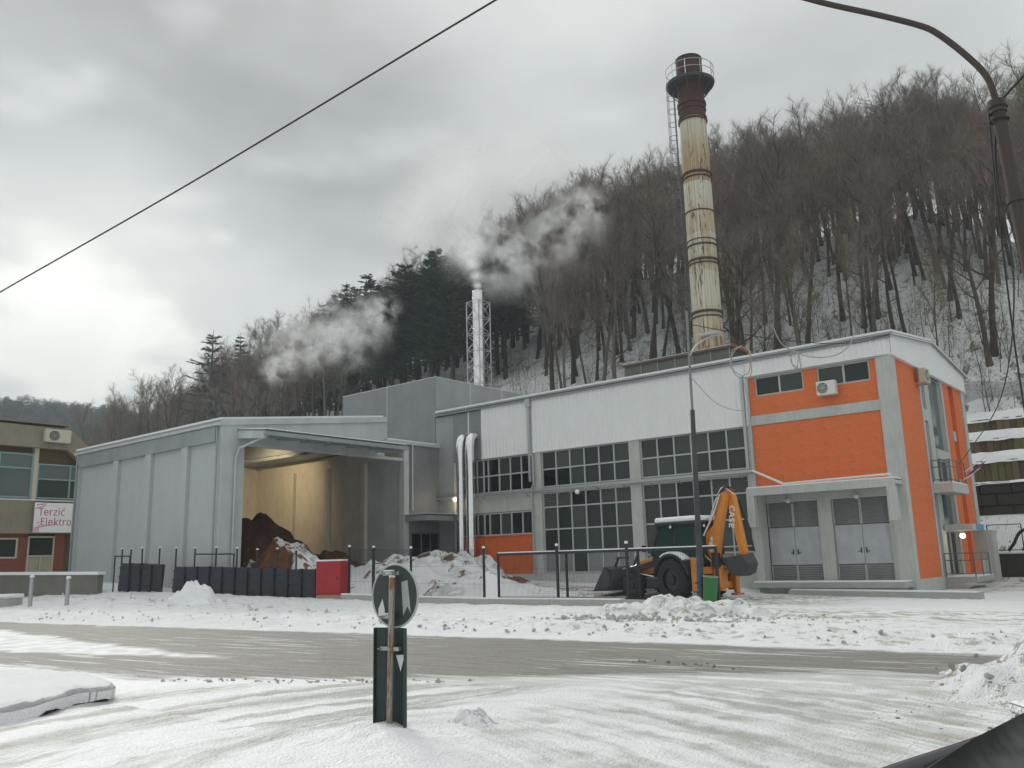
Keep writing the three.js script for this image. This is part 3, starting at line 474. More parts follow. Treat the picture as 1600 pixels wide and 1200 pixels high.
// grey tower block behind the storage hall
{
  const B = thing('tower_block', 'tall plain grey panel-clad block between storage hall and boiler house', 'building');
  mesh('core', box(-33.95, -25.55, 0, 12.25, -8.95, -0.1), M.sheetDark, B);
  for (const [a, b] of [[-34.0, -29.72], [-29.70, -25.50]]) mesh('wall_panel', box(a, b, 0, 12.33, -0.1, -0.02), M.sheetDark, B);
  for (const [a, b] of [[-2.98, -0.02], [-5.98, -3.0], [-9.0, -6.0]]) mesh('wall_panel', box(-25.55, -25.47, 9.9, 12.33, a, b), M.sheetGrey, B);
  mesh('cladding_joint', box(-29.74, -29.68, 0, 12.32, -0.019, 0.0), M.hangarLight, B);
  for (const z of [-3.0, -6.0]) mesh('cladding_joint', box(-25.469, -25.45, 9.95, 12.32, z - 0.04, z + 0.03), M.hangarLight, B);
  mesh('roof_flashing', [box(-34.02, -25.44, 12.33, 12.38, -0.12, 0.01), box(-25.56, -25.44, 12.332, 12.382, -9.0, -0.13)], M.hangarLight, B);
  mesh('snow_cover', box(-33.9, -25.6, 12.25, 12.33, -8.9, -0.15), M.snow, B);
}
// roof house on the boiler roof
{
  const R = thing('roof_house', 'low dark glazed roof house with red-brown verge below the tall chimney', 'roof house', [-11.3, 10.93, -4.6]);
  mesh('wall', box(-3.3, 2.9, -0.9, 0.78, -2.3, 1.0), mat([0.10, 0.105, 0.085], 0.8, { map: tMott3 }), R);
  for (let k = 0; k < 6; k++) mesh('pane', box(-3.22 + k * 1.02, -2.28 + k * 1.02, -0.02, 0.66, 1.0, 1.03), mat([0.085, 0.095, 0.075], 0.4), R);
  for (let k = 0; k < 7; k++) mesh('mullion', box(-3.3 + k * 1.02, -3.23 + k * 1.02, -0.2, 0.74, 1.0, 1.06), mat([0.20, 0.20, 0.17], 0.7), R);
  mesh('roof', [box(-3.45, 3.05, 0.78, 0.88, -2.4, 1.15)], mat([0.12, 0.085, 0.07], 0.8), R);
  mesh('snow_cover', box(-3.4, 3.0, 0.88, 0.92, -2.35, 1.1), M.dirty, R);
  mesh('verge', beam([3.08, 0.86, 1.18], [3.6, 0.25, -2.3], 0.12, 0.12), mat([0.20, 0.06, 0.05], 0.8), R);
}
// ------------------------------------------------------------------ open storage hall
{
  const XH = -25.2, ZL = 13.94, ZR = 2.58, XB = -39.8, S = thing('storage_hall', 'light grey open-fronted storage hall with panel side wall and lean-to roof', 'building');
  const top = (z) => lerp(8.2, 9.42, clamp((ZL - z) / 9.7));
  // side wall: panels between pilasters, with a fascia above
  const px = [XB, -35.25, -31.8, -28.35, XH];
  for (let i = 0; i < 4; i++) { mesh('wall_panel', box(px[i] + 0.02, px[i + 1] - 0.02, 0, 7.3, ZL - 0.30, ZL - 0.06), M.hangarPanel, S); }
  for (let i = 0; i < 4; i++) mesh('pilaster', box(px[i] - 0.02 + (i ? -0.24 : 0), px[i] + 0.30, 0, 7.28, ZL - 0.059, ZL + 0.12), M.hangarPanel, S);
  mesh('corner_post', [box(XH - 0.45, XH + 0.05, 0, 8.1, ZL - 1.1, ZL + 0.06)], M.hangarLight, S);
  mesh('fascia', box(XB - 0.1, XH - 0.46, 7.28, 7.98, ZL - 0.058, ZL + 0.14), M.hangarFascia, S);
  mesh('gutter', [box(XB - 0.25, XH + 0.12, 8.0, 8.14, ZL + 0.02, ZL + 0.22)], M.hangarLight, S);
  for (const x of [XB + 0.05, XH - 0.3]) mesh('downpipe', [bar([x, 8.0, ZL + 0.14], [x, 7.7, ZL + 0.14], 0.05), bar([x, 7.7, ZL + 0.14], [x + 0.12, 7.4, ZL + 0.2], 0.05), bar([x + 0.12, 7.4, ZL + 0.2], [x + 0.12, 0.3, ZL + 0.2], 0.05)], M.hangarFascia, S);
  mesh('downpipe', [bar([XH + 2.2, 7.45, 12.9], [XH + 0.35, 6.95, 13.3], 0.055), bar([XH + 0.35, 6.95, 13.3], [XH + 0.16, 6.5, 13.35], 0.055), bar([XH + 0.16, 6.5, 13.35], [XH + 0.16, 0.3, 13.35], 0.055)], M.hangarLight, S);
  // back wall, inner wall with pilasters, gable above the opening
  mesh('back_wall', faceX(prism([[-(ZL - 0.31), 0], [-(ZR - 0.25), 0], [-(ZR - 0.25), 8.05], [-4.21, 8.05], [-4.21, 9.32], [-(ZL - 0.31), 8.12]], 0, 0.25), XB), M.inner, S);
  mesh('inner_wall', box(XB + 0.26, XH, 0, 8.0, ZR - 0.3, ZR), M.inner, S);
  for (const x of [-35.4, -32, -28.6]) mesh('pilaster', box(x - 0.17, x + 0.17, 0, 7.3, ZR + 0.002, ZR + 0.22), M.inner, S);
  mesh('wall_panel', box(-28.4, XH - 0.02, 0, 7.4, ZR + 0.002, ZR + 0.04), M.hangarLight, S);  // front stretch of the inner wall, daylight on it put into a lighter colour
  const gab = prism([[-(ZL - 0.04), 7.3], [-4.2, 7.3], [-4.2, 9.3], [-(ZL - 0.04), 8.1]].map(([u, v]) => [u, v]), 0, 0.2); mesh('gable_wall', faceX(gab, XH - 0.2), M.hangarLight, S);
  mesh('gable_fascia', faceX(prism([[-(ZL + 0.2), 7.96], [-4.15, 9.16], [-4.15, 9.44], [-(ZL + 0.2), 8.24]], 0, 0.1), XH + 0.01), M.hangarLight, S);
  const roof = mesh('roof', [faceX(prism([[-(ZL + 0.22), 8.15], [-4.2, 9.34], [-4.2, 9.42], [-(ZL + 0.22), 8.23]], 0, XH - XB + 0.3), XB - 0.25)], M.sheetGrey, S);
  mesh('snow_cover', faceX(prism([[-(ZL + 0.16), 8.25], [-4.25, 9.43], [-4.25, 9.53], [-(ZL + 0.16), 8.35]], 0, XH - XB + 0.1), XB - 0.15), M.snow, roof);
  mesh('end_wall', box(XB, XH - 0.01, 8.3, 9.38, 4.0, 4.19), M.hangarLight, S);
  // canopy over the opening
  const can = mesh('canopy', [prism([[XH + 0.02, 7.80], [XH + 2.2, 7.55], [XH + 2.2, 7.60], [XH + 0.02, 7.85]], 4.7, 13.25)], M.hangarFascia, S);
  for (const z of [13.12, 4.7]) mesh('canopy_side', prism([[XH + 0.06, 7.44], [XH + 2.2, 7.22], [XH + 2.2, 7.54], [XH + 0.06, 7.79]], z, z + 0.13), M.hangarLight, can);
  mesh('canopy_gutter', [box(XH + 2.2, XH + 2.34, 7.36, 7.54, 4.6, 13.3)], M.hangarFascia, can);
  const cor = profiled(0, 8.6, 0, 2.3, 0, 0.22, 0.04); cor.rotateX(-Math.PI / 2); cor.rotateY(-Math.PI / 2); cor.rotateZ(-0.114); cor.translate(XH + 0.06, 7.87, 4.65); mesh('canopy_sheet', cor, M.hangarLight, can);
  { const g = []; for (let z = 4.72; z < 13.2; z += 0.22) { const q = rbox(0.02, 2.30, 0.01, 0.05, z + 0.01, z + 0.13, 0.02, 1); q.rotateZ(-0.114); q.translate(XH + 0.06, 7.875, 0); g.push(q); } const s = mesh('snow_cover', g, M.snow, can); s.userData.kind = 'stuff'; }
  for (let k = 0; k < 6; k++) { const z = 5.4 + k * 1.42; mesh('rafter', beam([XH + 0.02, 7.66, z], [XH + 2.18, 7.41, z], 0.1, 0.22), M.hangarFascia, can); }
  mesh('lintel', box(XH - 0.2, XH - 0.03, 7.14, 7.295, ZR + 0.05, ZL - 1.12), M.hangarLight, S);
  mesh('end_post', box(XH - 0.3, XH + 0.06, 0, 7.9, ZR - 0.12, ZR + 0.24), M.hangarLight, S);
  // grey link building between hall and boiler house
  mesh('link_wall', [box(XH - 8.5, XH, 0, 8.05, 0.0, ZR - 0.31), box(XH, XH + 0.03, 0.5, 8.05, 0.02, ZR - 0.14)], M.sheetDark, S);
  mesh('link_roof', [box(XB, XH + 0.14, 8.06, 8.22, 0.0, 4.25)], M.hangarLight, S);
  mesh('snow_cover', [rbox(XB + 0.1, XH + 0.1, 8.22, 8.30, 0.05, 3.98, 0.03)], M.snow, S);
  mesh('downpipe', [bar([XH + 0.12, 8.06, ZR - 0.35], [XH + 0.12, 4.4, ZR - 0.35], 0.05)], M.hangarLight, S);
  // little canopy and glazed door
  const dc = mesh('door_canopy', [rbox(XH + 0.04, XH + 1.75, 3.82, 4.12, 0.25, 2.75, 0.02)], M.hangarFascia, S);
  const c2 = profiled(0, 2.6, 0, 1.85, 0, 0.2, 0.035); c2.rotateX(-Math.PI / 2); c2.rotateY(-Math.PI / 2); c2.translate(XH + 0.04, 4.15, 0.2); mesh('canopy_sheet', c2, M.hangarFascia, dc);
  { const g = []; for (let z = 0.24; z < 2.75; z += 0.2) g.push(rbox(XH + 0.08, XH + 1.84, 4.155, 4.2, z + 0.02, z + 0.13, 0.02, 1)); mesh('snow_cover', g, M.snow, dc).userData.kind = 'stuff'; }
  mesh('canopy_post', [bar([XH + 1.7, 0.4, 0.45], [XH + 1.7, 3.82, 0.45], 0.05)], M.galv, dc);
  windowGrid(S, [-2.3, -1.55, -0.85, -0.2], [0.55, 3.2], 0.06, true, XH, () => M.glass[3], 0.07, M.rail);
}
{ // floodlight inside the hall
  const L = thing('hall_floodlight', 'small warm floodlight hanging under the ceiling of the storage hall', 'lamp', [-34.0, 8.55, 7.4]);
  mesh('housing', [rbox(-0.2, 0.2, 0, 0.14, -0.15, 0.15, 0.02), bar([0, 0.14, 0], [0, 0.42, 0], 0.02)], M.dark, L);
  const e = mat([0.9, 0.8, 0.6], 0.5, { emissive: col(1, 0.78, 0.45), emissiveIntensity: 4 });
  mesh('lamp_glass', box(-0.17, 0.17, -0.012, 0, -0.12, 0.12), e, L);
  const s = new THREE.SpotLight(0xffe4b8, 60, 0, 0.95, 1.0, 2); s.position.set(-34.0, 8.5, 7.4); s.target.position.set(-36.4, 5.2, 2.0); s.castShadow = true; s.shadow.radius = 6; s.name = 'hall_floodlight_beam'; scene.add(s, s.target);
}

// ------------------------------------------------------------------ chimneys
{
  const CX = -14.2, CZ = -13, TOP = 34.3, B0 = 2.0, R0 = 0.97, R1 = 0.86;
  const C = thing('tall_chimney', 'tall old steel chimney, cream paint streaked with rust, brown top and railed platform', 'chimney', [CX, 0, CZ]);
  const rust = dataTex(1024, 2048, (u, v, c) => {
    const y = B0 + v * (29.9 - B0), n = tile(u, v, 9, 5, 2), f = tile(u, v, 40, 4, 5), st = tile((u * 3) % 1, (v * 0.4) % 1, 14, 4, 8), dr = tile((u * 5) % 1, (v * 0.25) % 1, 20, 3, 4);
    let r = 0.60, g = 0.585, b = 0.49; const k = 0.94 + 0.1 * n; r *= k; g *= k; b *= k;
    const mix = (C2, a) => { a = clamp(a); r = lerp(r, C2[0], a); g = lerp(g, C2[1], a); b = lerp(b, C2[2], a); };
    for (const [yy, len, a] of [[29.6, 0.9, 0.5], [25.3, 4.2, 1.0], [25.8, 5, 0.5], [21.8, 3.3, 0.55], [19.2, 2.9, 0.5], [15.2, 3.2, 0.45], [13.4, 3.0, 0.8]]) { const d = yy + len * 0 - y; if (d < 0 && d > -len) mix([0.33, 0.215, 0.085], a * sm(-len, -len * 0.15, d) * clamp(0.85 + 0.9 * st + 0.6 * dr)); }
    mix([0.36, 0.27, 0.13], 0.7 * sm(-0.05, 0.4, st + 0.5 * n)); mix([0.24, 0.22, 0.17], 0.5 * sm(0.0, 0.45, dr + 0.4 * n));
    mix([0.09, 0.045, 0.028], 0.9 * sm(0.30, 0.42, f + 0.4 * n) * sm(0.0, 0.3, n + 0.1 + (y < 15.2 ? 0.25 : 0)));
    mix([0.20, 0.085, 0.03], (y < 14.9 ? 0.8 : 0.0) * sm(-0.1, 0.25, n + 0.4 * f));
    c[0] = enc(clamp(r)); c[1] = enc(clamp(g)); c[2] = enc(clamp(b));
  }, true);
  const shaft = new THREE.CylinderGeometry(lerp(R0, R1, (29.9 - B0) / (TOP - B0)), R0, 29.9 - B0, 40, 20, true); shaft.translate(0, (29.9 + B0) / 2, 0);
  mesh('shaft', shaft, mat([1, 1, 1], 0.75, { map: rust, bumpMap: rep(T.grain, 0.3, 0.1), bumpScale: 0.01 }), C, true);
  const brown = mat([0.085, 0.042, 0.034], 0.85, { map: tMott3, bumpMap: tGrain, bumpScale: 0.006 }), ringM = mat([0.075, 0.045, 0.03], 0.8, { map: tMott3 });
  const tg = new THREE.CylinderGeometry(R1, R1 + 0.01, TOP - 29.9, 40, 4, true); tg.translate(0, (TOP + 29.9) / 2, 0); mesh('top_section', tg, brown, C);
  const lip = new THREE.TorusGeometry(R1 - 0.03, 0.07, 8, 40); lip.rotateX(Math.PI / 2); lip.translate(0, TOP, 0); mesh('rim', lip, ringM, C);
  const inn = new THREE.CylinderGeometry(R1 - 0.08, R1 - 0.08, 2, 32, 1, true); inn.translate(0, TOP - 1.0, 0); mesh('liner', inn, M.black, C);
  for (const [y, t, w] of [[31.0, 0.22, 0.07], [30.55, 0.06, 0.05], [29.95, 0.1, 0.06], [29.75, 0.1, 0.08], [25.95, 0.12, 0.10], [25.65, 0.08, 0.07], [23.3, 0.07, 0.045], [21.35, 0.06, 0.04], [21.0, 0.1, 0.06], [20.0, 0.12, 0.09], [19.75, 0.07, 0.07], [16.55, 0.14, 0.10], [16.25, 0.08, 0.06]]) {
    const g = new THREE.CylinderGeometry(R0 - (y / TOP) * 0.10 + w, R0 - (y / TOP) * 0.10 + w, t, 40, 1, false); g.translate(0, y, 0); mesh('ring', g, ringM, C);
  }
  // platform: floor ring, posts and rails
  const pf = new THREE.RingGeometry(R1 + 0.02, 1.62, 48); pf.rotateX(-Math.PI / 2); const pl = new THREE.CylinderGeometry(1.62, 1.55, 0.16, 48, 1, true); pl.translate(0, 0, 0); const pin = new THREE.RingGeometry(R1 + 0.02, 1.55, 48); pin.rotateX(-Math.PI / 2); pin.translate(0, -0.08, 0); const pfl = pf.clone(); pfl.translate(0, 0.08, 0);
  const plat = mesh('platform', [pl, pin, pfl].map((g) => { g.translate(0, 32.45, 0); return g; }), M.machGrey, C);
  for (let k = 0; k < 10; k++) { const a = k / 10 * 2 * Math.PI, x = Math.cos(a), z = Math.sin(a); mesh('strut', bar([x * 0.9, 31.55, z * 0.9], [x * 1.5, 32.36, z * 1.5], 0.035, 5), M.machGrey, plat); mesh('rail_post', bar([x * 1.58, 32.5, z * 1.58], [x * 1.58, 33.55, z * 1.58], 0.025, 5), M.galv, plat); }
  for (const y of [33.05, 33.55]) { const g = new THREE.TorusGeometry(1.58, 0.024, 5, 48); g.rotateX(Math.PI / 2); g.translate(0, y, 0); mesh('rail', g, M.galv, plat); }
  // caged ladder on the side away from the hill
  const la = Math.PI + 0.62, lx = Math.cos(la), lz = -Math.sin(la), tx = -lz, tz = lx, Rl = 1.12, lad = [];
  for (const s of [-0.22, 0.22]) lad.push(bar([lx * Rl + tx * s, 3, lz * Rl + tz * s], [lx * Rl + tx * s, 32.6, lz * Rl + tz * s], 0.028, 5));
  for (let y = 3.2; y < 32.4; y += 0.4) lad.push(bar([lx * Rl + tx * 0.22, y, lz * Rl + tz * 0.22], [lx * Rl - tx * 0.22, y, lz * Rl - tz * 0.22], 0.014, 4));
  const ladder = mesh('ladder', lad, M.dark, C), cage = [];
  for (let y = 5; y < 32.4; y += 0.95) { const g = new THREE.TorusGeometry(0.36, 0.02, 4, 14, Math.PI * 1.3); g.rotateZ(-Math.PI * 0.65); g.rotateX(Math.PI / 2); g.rotateY(la); g.translate(lx * (Rl + 0.12), y, lz * (Rl + 0.12)); cage.push(g); }
  for (const s of [-0.26, 0, 0.26]) cage.push(bar([lx * (Rl + (s ? 0.38 : 0.48)) + tx * s, 5, lz * (Rl + (s ? 0.38 : 0.48)) + tz * s], [lx * (Rl + (s ? 0.38 : 0.48)) + tx * s, 32.3, lz * (Rl + (s ? 0.38 : 0.48)) + tz * s], 0.016, 4));
  mesh('safety_cage', cage, M.dark, ladder);
}
{
  const Z = -11, X = -31.85, TOP = 21.6, S = thing('steel_stack', 'slim polished steel flue stack inside a square lattice mast', 'chimney', [X, 2, Z]);
  const g = new THREE.CylinderGeometry(0.43, 0.43, TOP - 2, 32, 1, true); g.translate(0, (TOP - 2) / 2, 0); mesh('flue', g, M.steel, S);
  for (const y of [TOP - 2.05, TOP - 2.6, TOP - 5, TOP - 8, TOP - 11]) { const t = new THREE.TorusGeometry(0.435, 0.03, 6, 32); t.rotateX(Math.PI / 2); t.translate(0, y, 0); mesh('seam', t, M.steel, S); }
  const w = 0.62, t0 = TOP - 2 - 0.9;
  for (const [a, b] of [[-w, -w], [w, -w], [w, w], [-w, w]]) mesh('mast_leg', bar([a, 0, b], [a, t0, b], 0.045, 6), M.galv, S);
  const cs = [[-w, -w], [w, -w], [w, w], [-w, w]];
  for (let y = t0, k = 0; y > 5; y -= 1.25, k++) for (let i = 0; i < 4; i++) { const a = cs[i], b = cs[(i + 1) % 4]; mesh('brace', bar([a[0], y, a[1]], [b[0], y, b[1]], 0.025, 5), M.galv, S); mesh('brace', bar([k % 2 ? a[0] : b[0], y, k % 2 ? a[1] : b[1]], [k % 2 ? b[0] : a[0], y - 1.25, k % 2 ? b[1] : a[1]], 0.022, 5), M.galv, S); }
}

// ------------------------------------------------------------------ terraced retaining walls and bits right of the boiler house
{
  const stone = mat([0.075, 0.065, 0.055], 0.95, { map: tMott3, bumpMap: tGrain, bumpScale: 0.05 }), olive = [mat([0.17, 0.135, 0.062], 0.95, { map: rep(T.streak, 1.3), bumpMap: tGrain, bumpScale: 0.03 }), mat([0.13, 0.088, 0.042], 0.95, { map: rep(T.streak, 1.1), bumpMap: tGrain, bumpScale: 0.03 }), mat([0.20, 0.165, 0.085], 0.95, { map: rep(T.streak, 1.7), bumpMap: tGrain, bumpScale: 0.03 })];
  const rows = [['dark stone retaining wall at the foot of the snowy terraces', -19.6, 2.6, 5.25, stone], ['lowest olive-brown boarded terrace wall with snow on top', -20.6, 5.0, 6.55, null], ['middle brown boarded terrace wall edged with small dark shrubs', -22.2, 6.6, 8.0, null], ['topmost brown boarded terrace wall below the wooded slope', -24.0, 8.2, 9.4, null]];
  reseed(55);
  rows.forEach(([label, z, y0, y1, m], r) => {
    const W = thing('retaining_wall', label, 'wall', [2, y0, z], 0, 'stepped terrace walls');
    mesh('core', box(-9, 16, -0.5, y1 - y0 - 0.06, -2.4, -0.12), stone, W);
    if (m) { for (let x = -9; x < 15.5; x += 1.6) for (let y = 0, k = 0; y < y1 - y0 - 0.1; y += 0.66, k++) mesh('stone', rbox(x + (k % 2) * 0.8 + 0.02, x + (k % 2) * 0.8 + 1.58, y + 0.015, Math.min(y + 0.645, y1 - y0), -0.2, rr(-0.02, 0.05), 0.05, 1), stone, W); } else for (let x = -9; x < 15.9; x += 0.36) mesh('board', box(x + 0.012, x + 0.35, -0.4, y1 - y0 + rr(-0.05, 0.03), -0.14, rr(-0.04, 0.05)), olive[Math.floor(rnd() * 3)], W);
    const n = 60, sg = gridSheet(steps(-9, 16, 0.4), steps(-2.6, 0.12, 0.34), (x, zz) => y1 - y0 + 0.03 + (r ? 0.55 : 0.04) * sm(0.15, -0.75, zz) + 0.10 * sm(-0.4, -2.4, zz) + 0.05 * n2(x * 0.9 + r * 9, zz) - (zz > 0.05 ? 0.16 : 0)); mesh('snow_cover', sg, M.snow, W);
  });
  const K = thing('low_wall', 'low dark wall capped with snow behind the end of the orange building', 'wall', [7, 0, -13]);
  mesh('wall_body', box(-7.6, 9, -0.3, 1.3, -0.4, 0), stone, K); mesh('snow_cover', rbox(-7.6, 9, 1.3, 1.42, -0.45, 0.05, 0.04), M.snow, K);
  for (const [x, w, h, lab] of [[0.0, 1.5, 1.3, 'tall thin wire gate leaf standing on the low wall by the building corner'], [1.75, 1.6, 1.05, 'low thin wire gate leaf on the low wall below the terraces']]) {
    const G = thing('gate_leaf', lab, 'gate', [x, 1.42, -13.2]); mesh('gate_frame', [bar([0, 0, 0], [0, h, 0], 0.03, 6), bar([w, 0, 0], [w, h, 0], 0.03, 6), bar([0, h, 0], [w, h, 0], 0.025, 6), bar([0, 0.06, 0], [w, 0.06, 0], 0.025, 6)], M.dark, G);
    const q = []; for (let i = 1; i < 16; i++) q.push(bar([w * i / 16, 0.06, 0], [w * i / 16, h, 0], 0.004, 3)); mesh('wire_mesh', q, M.rail, G).userData.kind = 'stuff';
  }
  tag(mesh('black_hose', tube([[0.9, 1.45, -12.8], [1.15, 1.75, -12.75], [1.55, 2.35, -12.75], [2.3, 2.5, -12.75], [3.2, 2.4, -12.75], [4.2, 1.4, -12.7]], 0.075, 40, 8), M.black), 'thick black hose arching over the low wall', 'hose');
  // kerb and grating before the end bay
  const kb = thing('concrete_kerb', 'long low concrete kerb half buried in snow before the orange bay', 'kerb', [0, 0, 0]); mesh('kerb_body', beam([-4.2, 0.06, 1.7], [3.1, 0.10, 4.0], 0.22, 0.24), M.concrete, kb); mesh('snow_cover', beam([-4.1, 0.2, 1.7], [3.0, 0.235, 4.0], 0.24, 0.05), M.snow, kb);
  tag(mesh('step_plate', [box(1.5, 2.6, 0.26, 0.31, -1.4, -0.9)], M.concrete), 'small thin slab lying in snow beside the grey plinth', 'slab');
}
{ // flag at the balcony
  const F = thing('flag', 'small red, blue and white flag on a staff at the balcony', 'flag', [0.84, 4.9, -6.3]);
  mesh('staff', bar([0, 0, 0], [0.85, 0.62, -0.35], 0.018, 6), M.white, F);
  const bands = [[[0.50, 0.03, 0.05], 0], [[0.04, 0.06, 0.30], 1], [[0.72, 0.72, 0.74], 2]];
  for (const [c, k] of bands) { const g = new THREE.PlaneGeometry(0.86, 0.21, 16, 4); const p = g.attributes.position; for (let i = 0; i < p.count; i++) { const x = p.getX(i), y = p.getY(i) - 0.21 * k; p.setXYZ(i, 0.16 + x * 0.75 + y * 0.55 + 0.3, 0.16 + x * 0.52 + y * 0.62, -0.2 - x * 0.2 + 0.07 * Math.sin(x * 8 + y * 3)); } g.computeVertexNormals(); mesh('stripe', g, mat(c, 0.9, { side: THREE.DoubleSide }), F); }
}
function lamp(name, label, x, y, z, watts, face) { const L = thing(name, label, 'lamp', [x, y, z]); mesh('bracket', [bar([0, 0, -face[1] * 0.22], [0, 0, -face[1] * 0.06], 0.02, 6), bar([-face[0] * 0.22, 0.02, 0], [-face[0] * 0.06, 0.02, 0], 0.02, 6)].slice(face[1] ? 0 : 1, face[1] ? 1 : 2), M.galv, L); const g = new THREE.SphereGeometry(0.12, 16, 12); mesh('lamp_globe', g, mat([0.9, 0.88, 0.8], 0.5, watts ? { emissive: col(1, 0.93, 0.8), emissiveIntensity: 1.4 } : {}), L); if (watts) { const p = new THREE.PointLight(0xffe2b8, watts); p.position.set(x, y, z); p.castShadow = true; p.shadow.radius = 5; p.name = name + '_glow'; scene.add(p); } }
lamp('wall_lamp', 'lit round lamp on the facade beside the silver flue pipes', -23.55, 5.0, 0.45, 1.2, [0, 1]);
lamp('wall_lamp', 'unlit white lamp under the cable tray at the middle window bay', -15.25, 4.85, 0.35, 0, [0, 1]);
lamp('entrance_lamp', 'lit round lamp hanging under the entrance canopy of the orange gable', 0.62, 2.14, -5.4, 0.5, [0, 1]);
function aircon(label, m, w, h, d, pos, turn) { const A = thing('air_conditioner', label, 'air conditioner', pos, turn); mesh('casing', rbox(-w / 2, w / 2, 0, h, 0, d, 0.03), m, A); const r = h * 0.38, cx = -w * 0.16; const f = mesh('fan_opening', (() => { const g = new THREE.CylinderGeometry(r, r, 0.02, 28); g.rotateX(Math.PI / 2); g.translate(cx, h / 2, d + 0.004); return g; })(), M.machGrey, A); const q = []; for (let k = 1; k < 5; k++) { const g = new THREE.TorusGeometry(r * k / 4, 0.008, 4, 28); g.translate(cx, h / 2, d + 0.02); q.push(g); } for (let k = 0; k < 4; k++) { const a = k * Math.PI / 4; q.push(bar([cx - Math.cos(a) * r, h / 2 - Math.sin(a) * r, d + 0.022], [cx + Math.cos(a) * r, h / 2 + Math.sin(a) * r, d + 0.022], 0.006, 4)); } mesh('fan_guard', q, m, f).userData.kind = 'stuff'; for (const x of [-w * 0.32, w * 0.32]) mesh('bracket', [box(x - 0.02, x + 0.02, -0.05, 0, -0.2, d)], M.galv, A); return A; }
aircon('white air conditioner under the upper window of the orange bay', M.acWhite, 0.78, 0.58, 0.3, [-2.45, 7.92, 0.22], 0);
aircon('yellowed air conditioner high on the orange gable beside the narrow window', M.acBeige, 0.7, 0.62, 0.28, [0.24, 8.52, -3.4], Math.PI / 2);

// ------------------------------------------------------------------ old factory building at the far left
{
  const X = -46, F = thing('factory_building', 'old concrete and brick factory building with window bands, mostly hidden by the storage hall', 'building', [X, 0.9, 12]);
  const beige = mat([0.30, 0.265, 0.205], 0.92, { map: tStreak }), ochre = mat([0.17, 0.125, 0.06], 0.9, { map: tStreak }), redb = mat([0.26, 0.085, 0.05], 0.85, { map: T.brick, bumpMap: T.brickBump, bumpScale: 0.006 }), cream = mat([0.50, 0.47, 0.36], 0.7), teal = mat([0.22, 0.36, 0.33], 0.6);
  // local frame: x out of the wall, y up, z as world (z0 = 12)
  mesh('core', box(-12, -0.4, -0.9, 8.6, -6, 24), ochre, F);
  mesh('parapet', [faceX(prism([[-16, 8.2], [-1.0, 8.15], [-0.2, 8.15], [1.3, 6.9], [6, 6.6], [6, 7.9], [1.2, 8.3], [-0.1, 9.45], [-16, 9.6]], 0, 0.5), -0.1)], beige, F);
  mesh('roof', [box(-12, 0.5, 9.62, 9.72, 0.2, 24)], mat([0.22, 0.20, 0.17], 0.9), F);
  windowGrid(F, [-7.4, -5.6, -3.9, -2.05], [5.15, 6.9, 7.75], 0, true, 0.02, (i) => [M.glassBlue, M.frosted, M.glassBlue][i], 0.1, teal);
  windowGrid(F, [-1.7, 0.2, 1.6], [5.15, 6.3, 7.2], 0, true, 0.02, (i, j) => j ? M.glassBlue : M.glass[1], 0.08, teal);
  mesh('column', box(-0.3, 0.12, 5, 8.2, 1.75, 2.0), cream, F);
  mesh('spandrel', box(-0.4, 0.35, 3.0, 4.95, -4, 24), beige, F); mesh('snow_cover', rbox(-0.38, 0.4, 4.95, 5.02, -4, 24, 0.02), M.snow, F);
  mesh('brick_wall', [box(-0.35, 0, -0.9, 3.0, 1.95, 24), box(-0.35, 0, -0.9, 3.0, -0.2, 0.42)], redb, F);
  windowGrid(F, [-5.6, -4.2, -2.55], [1.6, 2.7], 0, true, 0.03, () => M.glass[1], 0.1, cream);
  const d = mesh('door', [box(-0.05, 0.03, -0.6, 1.6, 0.5, 1.1), box(-0.05, 0.03, -0.6, 1.6, 1.22, 1.84)], mat([0.42, 0.40, 0.32], 0.8, { map: tMott3 }), F);
  mesh('door_frame', [box(-0.06, 0.07, -0.6, 2.86, 0.42, 0.5), box(-0.06, 0.07, -0.6, 2.86, 1.85, 1.94), box(-0.06, 0.07, 2.76, 2.858, 0.51, 1.84), box(-0.06, 0.07, 1.62, 1.72, 0.51, 1.84), box(-0.06, 0.06, -0.6, 1.61, 1.12, 1.2)], cream, d); mesh('pane', box(-0.03, 0.0, 1.73, 2.75, 0.52, 1.83), M.glass[0], d);
}
